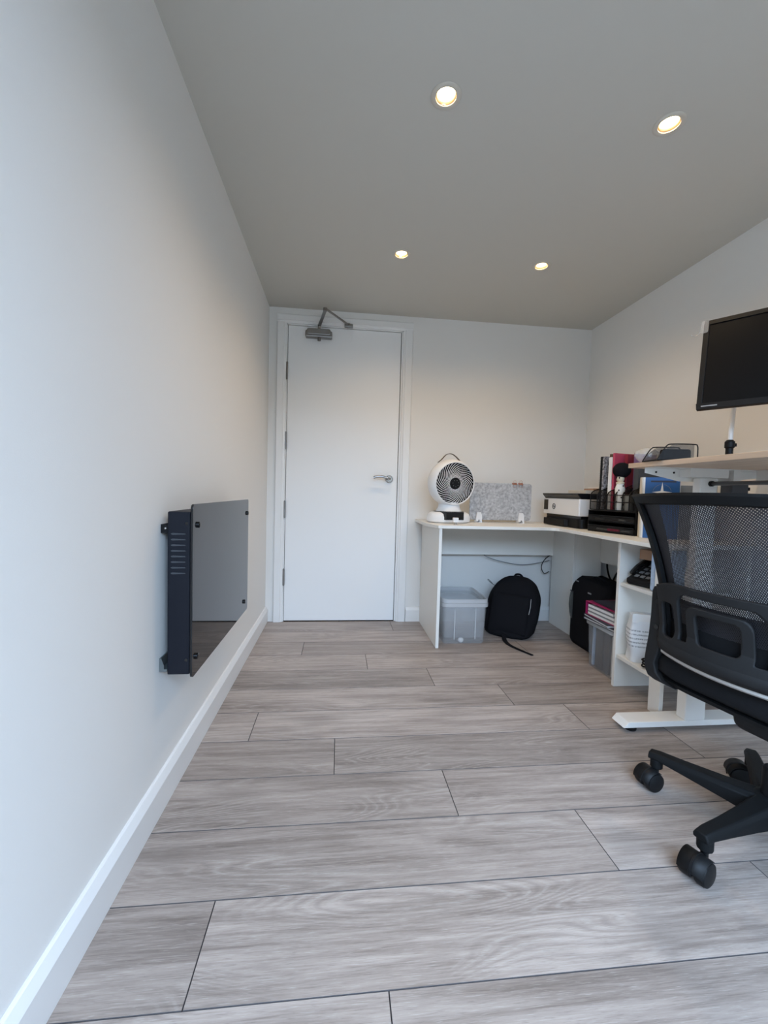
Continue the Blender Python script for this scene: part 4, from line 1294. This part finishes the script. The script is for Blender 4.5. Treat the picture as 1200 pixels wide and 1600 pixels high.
# ================================================================== UNDER THE DESK
# ---- two nested clear tubs
def tub(name, label, x0, x1, y0, y1, z0, z1, group=None, contents=None):
    cx, cy = (x0 + x1) / 2, (y0 + y1) / 2
    t = thing(name, label, 'storage tub', (cx, cy, z0), 0, group)
    hx_, hy_, h = (x1 - x0) / 2, (y1 - y0) / 2, z1 - z0
    def ring(k, z, r):
        return [(x, y, z) for x, y in rrect(-hx_ * k, hx_ * k, -hy_ * k, hy_ * k, r, 4)]
    mb = MB()
    n = 20
    vs = ring(0.86, 0.0, 0.02) + ring(0.88, 0.006, 0.024) + ring(0.94, h - 0.030, 0.028) + ring(0.945, h - 0.002, 0.028)
    n = len(ring(1, 0, 0.02))
    fs = [list(range(n))[::-1]]
    for i in range(3):
        for k in range(n):
            l = (k + 1) % n
            fs.append([i * n + k, i * n + l, (i + 1) * n + l, (i + 1) * n + k])
    mb.add(vs, fs)
    sh = build('shell', mb, 'clear', t, smooth=True, solid=0.0022)
    vs = ring(0.945, h, 0.028) + ring(1.0, h, 0.034) + ring(1.0, h - 0.020, 0.034) + ring(0.985, h - 0.022, 0.032)
    fs = []
    for i in range(3):
        for k in range(n):
            l = (k + 1) % n
            fs.append([i * n + k, i * n + l, (i + 1) * n + l, (i + 1) * n + k])
    mb = MB(); mb.add(vs, fs)
    build('rim', mb, 'clear_rim', t, smooth=True, solid=0.0025)
    for s in (-1, 1):
        build('rib', MB().box(s * hx_ * 0.45 - 0.003, s * hx_ * 0.45 + 0.003, -hy_ * 0.925 - 0.003, -hy_ * 0.915, 0.03, h - 0.05), 'clear_rim', t)
    return t
t1 = tub('storage_tub', 'clear plastic storage tub under the desk, lower of two nested', 1.108, 1.395, 2.395, 2.745, 0.0006, 0.250, 'nested clear tubs')
t2_ = tub('storage_tub', 'clear plastic storage tub nested on top beside the backpack', 1.110, 1.393, 2.397, 2.743, 0.036, 0.274, 'nested clear tubs')
tag(build('paper_scrap', MB().ellipsoid((1.235, 2.43, 0.020), (0.018, 0.012, 0.016), 10, 6), 'paper'), 'small crumpled white scrap inside the clear nested tubs', 'paper')

# ---- backpack
bp_ = thing('backpack', 'black fabric backpack slumped on the floor under the desk', 'backpack', (1.600, 2.585, 0.0), R(-36))
mb = MB()
def pack(u, v):
    # u around, v up
    a = 2 * PI * u
    hgt = v
    c, s_ = math.cos(a), math.sin(a)
    e = 0.62
    wx = 0.158 * (0.93 + 0.13 * math.sin(PI * min(1, hgt * 1.25))) * (1 if hgt < 0.60 else math.sqrt(max(0.0, 1 - ((hgt - 0.60) / 0.40) ** 2.6)))
    wy = 0.105 * (1.0 - 0.25 * hgt) * (1 if hgt < 0.7 else math.sqrt(max(0.0, 1 - ((hgt - 0.7) / 0.3) ** 2.4)))
    if hgt < 0.06:
        k = 0.85 + 0.15 * math.sqrt(hgt / 0.06)
        wx *= k; wy *= k
    wr = 1 + 0.012 * math.sin(7 * a + 9 * hgt) + 0.010 * math.sin(13 * a - 14 * hgt)
    x = math.copysign(abs(c) ** e, c) * wx * wr
    y = math.copysign(abs(s_) ** e, s_) * wy * wr
    z = 0.002 + 0.372 * hgt
    return (x + 0.030 * hgt, y + 0.085 * hgt, z)
mb.grid(pack, 48, 30)
mb.f.append([i for i in range(48)][::-1])
build('body', mb, 'fabric', bp_, smooth='all')
mb = MB()
def pocket(u, v):
    x = (u * 2 - 1) * 0.120
    z = 0.03 + 0.24 * v
    edge = (1 - abs(u * 2 - 1) ** 4) * (1 - abs(v * 2 - 1) ** 4)
    return (x + 0.030 * (z / .39), -0.090 - 0.022 * edge + 0.06 * z / 0.39, z)
mb.grid(pocket, 16, 16)
build('front_pocket', mb, 'fabric', bp_, smooth='all', solid=0.006)
build('reflective_piping', MB().tube([(0.137, -0.078, 0.168), (0.143, -0.068, 0.210), (0.144, -0.058, 0.262)], 0.0022, 6), 'grey_text', bp_, label='thin pale reflective strip')
build('grab_handle', MB().tube(smooth_path([(0.00, 0.100, 0.352), (0.01, 0.110, 0.374), (0.04, 0.112, 0.375), (0.06, 0.105, 0.354)], 4), 0.007, 6), 'fabric', bp_)
build('zip_puller', MB().tube(smooth_path([(-0.098, 0.020, 0.300), (-0.125, 0.005, 0.318), (-0.146, -0.005, 0.338), (-0.138, -0.006, 0.340), (-0.118, 0.008, 0.316)], 4), 0.0018, 5), 'black', bp_)
build('shoulder_strap', MB().tube(smooth_path([(0.0, -0.095, 0.030), (0.012, -0.150, 0.012), (0.055, -0.210, 0.0045), (0.130, -0.262, 0.0042), (0.208, -0.303, 0.0042)], 6), [0.016 - 0.006 * i / 24 for i in range(25)], 6, flat=(1.0, 0.24), upv=(0, 0, 1)), 'fabric', bp_, smooth=True)

# ---- cables along the wall under the desk
tag(build('white_cable', MB().tube(smooth_path([(1.49, 2.824, 0.5), (1.52, 2.826, 0.470), (1.63, 2.83, 0.436), (1.79, 2.835, 0.412), (1.94, 2.838, 0.432), (1.995, 2.84, 0.446)], 8), 0.0028, 6), 'gray_card', smooth=True), 'thin grey cable sagging along the wall above the backpack', 'cable')
tag(build('black_cable', MB().tube(smooth_path([(1.992, 2.83, 0.482), (1.965, 2.832, 0.462), (1.940, 2.834, 0.425), (1.936, 2.834, 0.385), (1.958, 2.834, 0.352), (1.994, 2.834, 0.366)], 8), 0.0032, 6), 'black', smooth=True), 'black cable looping out from the corner desk leg', 'cable')

# ---- black soft case with net pocket, and the cables behind it
sc_ = thing('soft_case', 'black soft travel case with net pocket standing in the desk corner', 'bag', (2.055, 2.308, 0.0008), R(0))
mb = MB()
def case_pt(u, v):
    a = 2 * PI * u
    c, s_ = math.cos(a), math.sin(a)
    e = 0.35
    k = 1.0
    if v < 0.07:
        k = 0.90 + 0.10 * math.sqrt(v / 0.07)
    if v > 0.78:
        k = 1.0 - 0.42 * ((v - 0.78) / 0.22) ** 2.2
    x = math.copysign(abs(c) ** e, c) * 0.118 * k
    y = math.copysign(abs(s_) ** e, s_) * 0.172 * (0.5 + 0.5 * k)
    return (x, y, 0.412 * v + 0.008 * math.sin(3 * a) * v)
mb.grid(case_pt, 40, 24)
mb.f.append([i for i in range(40)][::-1])
mb.f.append([24 * 41 + i for i in range(40)])
build('body', mb, 'fabric', sc_, smooth='all')
def net_on_case(u, v, k=1.03):
    p = case_pt(0.29 + 0.17 * u, 0.42 + 0.34 * v - 0.06 * u * (1 - v))
    return (p[0] * k - 0.010 * math.sin(PI * u) * math.sin(PI * v), p[1] * k, p[2])
build('net_pocket', MB().grid(net_on_case, 14, 12, lambda u, v: (u * 0.16, v * 0.16)), 'pocket_net', sc_, smooth='all')
build('pocket_hem', MB().tube([net_on_case(i / 12, 1.0, 1.035) for i in range(13)], 0.004, 6), 'dark_card', sc_)
build('zip_tab', MB().box(-0.1235, -0.1205, -0.075, -0.045, 0.345, 0.353), 'gray_card', sc_)
build('zip_tab', MB().box(-0.1245, -0.1205, 0.055, 0.085, 0.392, 0.398), 'gray_card', sc_)
build('top_handle', MB().tube(smooth_path([(-0.02, -0.06, 0.404), (-0.02, -0.04, 0.422), (-0.02, 0.04, 0.422), (-0.02, 0.06, 0.404)], 4), 0.008, 6), 'fabric', sc_)
tag(build('power_cable', MB().tube(smooth_path([(2.212, 2.515, 0.60), (2.216, 2.515, 0.47), (2.220, 2.50, 0.41), (2.220, 2.47, 0.38), (2.220, 2.40, 0.36), (2.220, 2.28, 0.345)], 6), 0.006, 6), 'black', smooth=True), 'thick black power cable hanging behind the soft case', 'cable')
tag(build('power_cable', MB().tube(smooth_path([(2.236, 2.39, 0.60), (2.241, 2.42, 0.48), (2.242, 2.47, 0.405), (2.242, 2.50, 0.34), (2.242, 2.51, 0.28)], 6), 0.005, 6), 'black', smooth=True), 'thinner black cable crossing the thick one by the wall', 'cable')

# ---- clear box with folders, binder on top
cb_ = tub('storage_box', 'clear plastic box of folders on the floor beside the desk divider', 1.826, 2.14, 1.862, 2.118, 0.0006, 0.250)
for i, (y, th, mt, lab) in enumerate(((2.078, 0.014, 'pale_blue', 'pale blue folder upright in the clear floor box, far end'), (2.026, 0.060, 'dark_card', 'thick charcoal folder upright in the clear floor box'), (1.962, 0.040, 'dark_card', 'thin charcoal folder upright near the middle of the clear box'), (1.912, 0.024, 'paper', 'pale paper folder upright in the clear floor box, near end'))):
    t = thing('hanging_folder', lab, 'folder', (1.985, y, 0.006), 0, 'folders in the clear box')
    build('cover', MB().box(-0.125, 0.125, -th / 2, -th / 2 + 0.0015, 0, 0.205).box(-0.125, 0.125, th / 2 - 0.0015, th / 2, 0, 0.205).box(-0.125, 0.125, -th / 2, th / 2, 0, 0.0015).box(-0.1265, -0.125, -th / 2, th / 2, 0, 0.205), mt, t)
    build('pages', box(-0.122, 0.120, -th / 2 + 0.0018, th / 2 - 0.0018, 0.0018, 0.195), 'paper', t)
def flat_folder(name, label, cat, c, rot, L2, W2, h, mat, page='paper', group='folders on the clear box'):
    t = thing(name, label, cat, c, R(rot), group)
    build('cover', MB().box(-L2, L2, -W2, W2, 0, 0.0016).box(-L2, L2, -W2, W2, h - 0.0016, h).box(-L2, L2, W2 - 0.0018, W2, 0.0016, h - 0.0016), mat, t, bevel=0.0004)
    build('pages', box(-L2 + 0.004, L2 - 0.004, -W2 + 0.004, W2 - 0.002, 0.0018, h - 0.0018), page, t)
    return t
flat_folder('notebook', 'navy hardback notebook lying lowest on the clear box', 'notebook', (1.955, 1.990, 0.2515), 3, 0.140, 0.116, 0.012, 'navy_card')
flat_folder('notebook', 'navy notebook with white page edges under the pink binder', 'notebook', (1.948, 1.995, 0.2638), -4, 0.135, 0.112, 0.012, 'navy_card')
rb = thing('ring_binder', 'magenta ring binder full of papers lying on the navy notebooks', 'binder', (1.955, 2.005, 0.2762), R(2), 'folders on the clear box')
build('cover', MB().box(-0.125, 0.125, -0.120, 0.110, 0, 0.0025).box(-0.125, 0.125, 0.1075, 0.110, 0.0025, 0.0675).box(-0.125, 0.125, -0.120, 0.110, 0.0675, 0.070, Matrix.Rotation(R(0), 3, 'X')), 'magenta', rb, bevel=0.0008)
for i, (z0, z1, mt) in enumerate(((0.003, 0.014, 'paper'), (0.0145, 0.022, 'gray_card'), (0.0225, 0.034, 'paper'), (0.0345, 0.042, 'gray_card'), (0.0425, 0.054, 'paper'))):
    build('paper_stack', box(-0.120, 0.118, -0.115 + 0.004 * i, 0.095, z0, z1), mt, rb)
build('ring_arch', MB().tube([(0.0, 0.1065, 0.010), (0.0, 0.098, 0.056), (0.0, 0.085, 0.060)], 0.002, 6), 'steel', rb)
flat_folder('folder', 'dark grey folder topmost on the magenta binder', 'folder', (1.968, 1.985, 0.3468), -3, 0.118, 0.100, 0.006, 'navy_card', 'gray_card')

# ================================================================== SHELF CONTENTS
ph = thing('desk_phone', 'black wedge-shaped desk telephone with rows of keys on the upper shelf', 'telephone', (1.938, 1.768, 0.5068), R(14))
ph_body = build('body', MB().prism([(-0.095, 0.0), (0.09, 0.0), (0.09, 0.095), (0.05, 0.100), (-0.105, 0.028), (-0.105, 0.010)], -0.058, 0.058, 'y'), 'black', ph, bevel=0.004)
sl = math.atan2(0.072, 0.155)
for r_ in range(4):
    for c_ in range(3):
        t_ = 0.18 + 0.19 * r_
        p = Vector((-0.105 + 0.155 * t_, -0.030 + 0.028 * c_, 0.028 + 0.072 * t_))
        build('key', MB().box(-0.008, 0.008, -0.009, 0.009, 0.0005, 0.004, Matrix.Rotation(-sl, 3, 'Y'), p), 'gray_card', ph_body)
build('handset', MB().tube(smooth_path([(-0.085, 0.046, 0.050), (-0.05, 0.046, 0.078), (0.01, 0.046, 0.106), (0.05, 0.046, 0.116)], 4), 0.013, 8), 'black_gloss', ph, smooth=True)
kb = thing('cardboard_box', 'small brown cardboard box on top of the black telephone', 'box', (1.945, 1.768, 0.6250), R(14))
build('carton', box(-0.060, 0.070, -0.030, 0.040, 0.0, 0.045), 'brown', kb, bevel=0.001)
build('tape', box(-0.0605, 0.0705, -0.004, 0.012, 0.0451, 0.0456), 'dbrown', kb)
bf = thing('document_wallet', 'pale blue plastic document wallet upright at the end of the upper shelf', 'wallet', (1.872, 1.652, 0.5068), R(8))
build('sleeve', MB().prism(rrect(-0.045, 0.12, 0.0, 0.175, 0.012), -0.010, 0.010, 'y'), 'pale_blue', bf, bevel=0.003)
build('flap', MB().prism(rrect(-0.045, 0.12, 0.10, 0.1752, 0.010), -0.0120, -0.0102, 'y'), 'pale_blue', bf)

wb = thing('paper_sack', 'white paper sack printed with rows of small text on the lower shelf', 'bag', (1.888, 1.758, 0.1590), R(-22))
MAT['printed'] = print_mat()
mb = MB()
def sack(u, v):
    a = 2 * PI * u
    c, s_ = math.cos(a), math.sin(a)
    e = 0.45
    k = 1 + 0.05 * math.sin(PI * v)
    wx, wy = 0.058 * k, 0.042 * (1.05 - 0.30 * v * v)
    x = math.copysign(abs(c) ** e, c) * wx + 0.004 * math.sin(9 * v + 2 * a)
    y = math.copysign(abs(s_) ** e, s_) * wy + 0.003 * math.sin(11 * v + 3 * a)
    return (x, y, 0.0004 + 0.215 * v)
mb.grid(sack, 32, 24)
mb.f.append([i for i in range(32)][::-1])
mb.f.append([24 * 33 + i for i in range(32)])
build('sack', mb, 'printed', wb, smooth=True)
build('folded_top', MB().prism(rrect(-0.056, 0.056, 0.180, 0.222, 0.008), -0.037, -0.033, 'y'), 'paper', wb, bevel=0.001)
mb = MB()
pts = []
for i in range(70):
    a = i * 0.36
    pts.append((0.030 * math.cos(a) * (1 + 0.12 * math.sin(a * 0.37)), 0.026 * math.sin(a) * (1 + 0.1 * math.cos(a * 0.53)), 0.006 + 0.0005 * i + 0.002 * math.sin(a * 1.7)))
cc = tag(build('coiled_cable', mb.tube(pts, 0.0034, 6), 'black', smooth=True), 'coiled black cable on the lower shelf in front of the paper sack', 'cable')
cc.location = (1.862, 1.672, 0.1585)
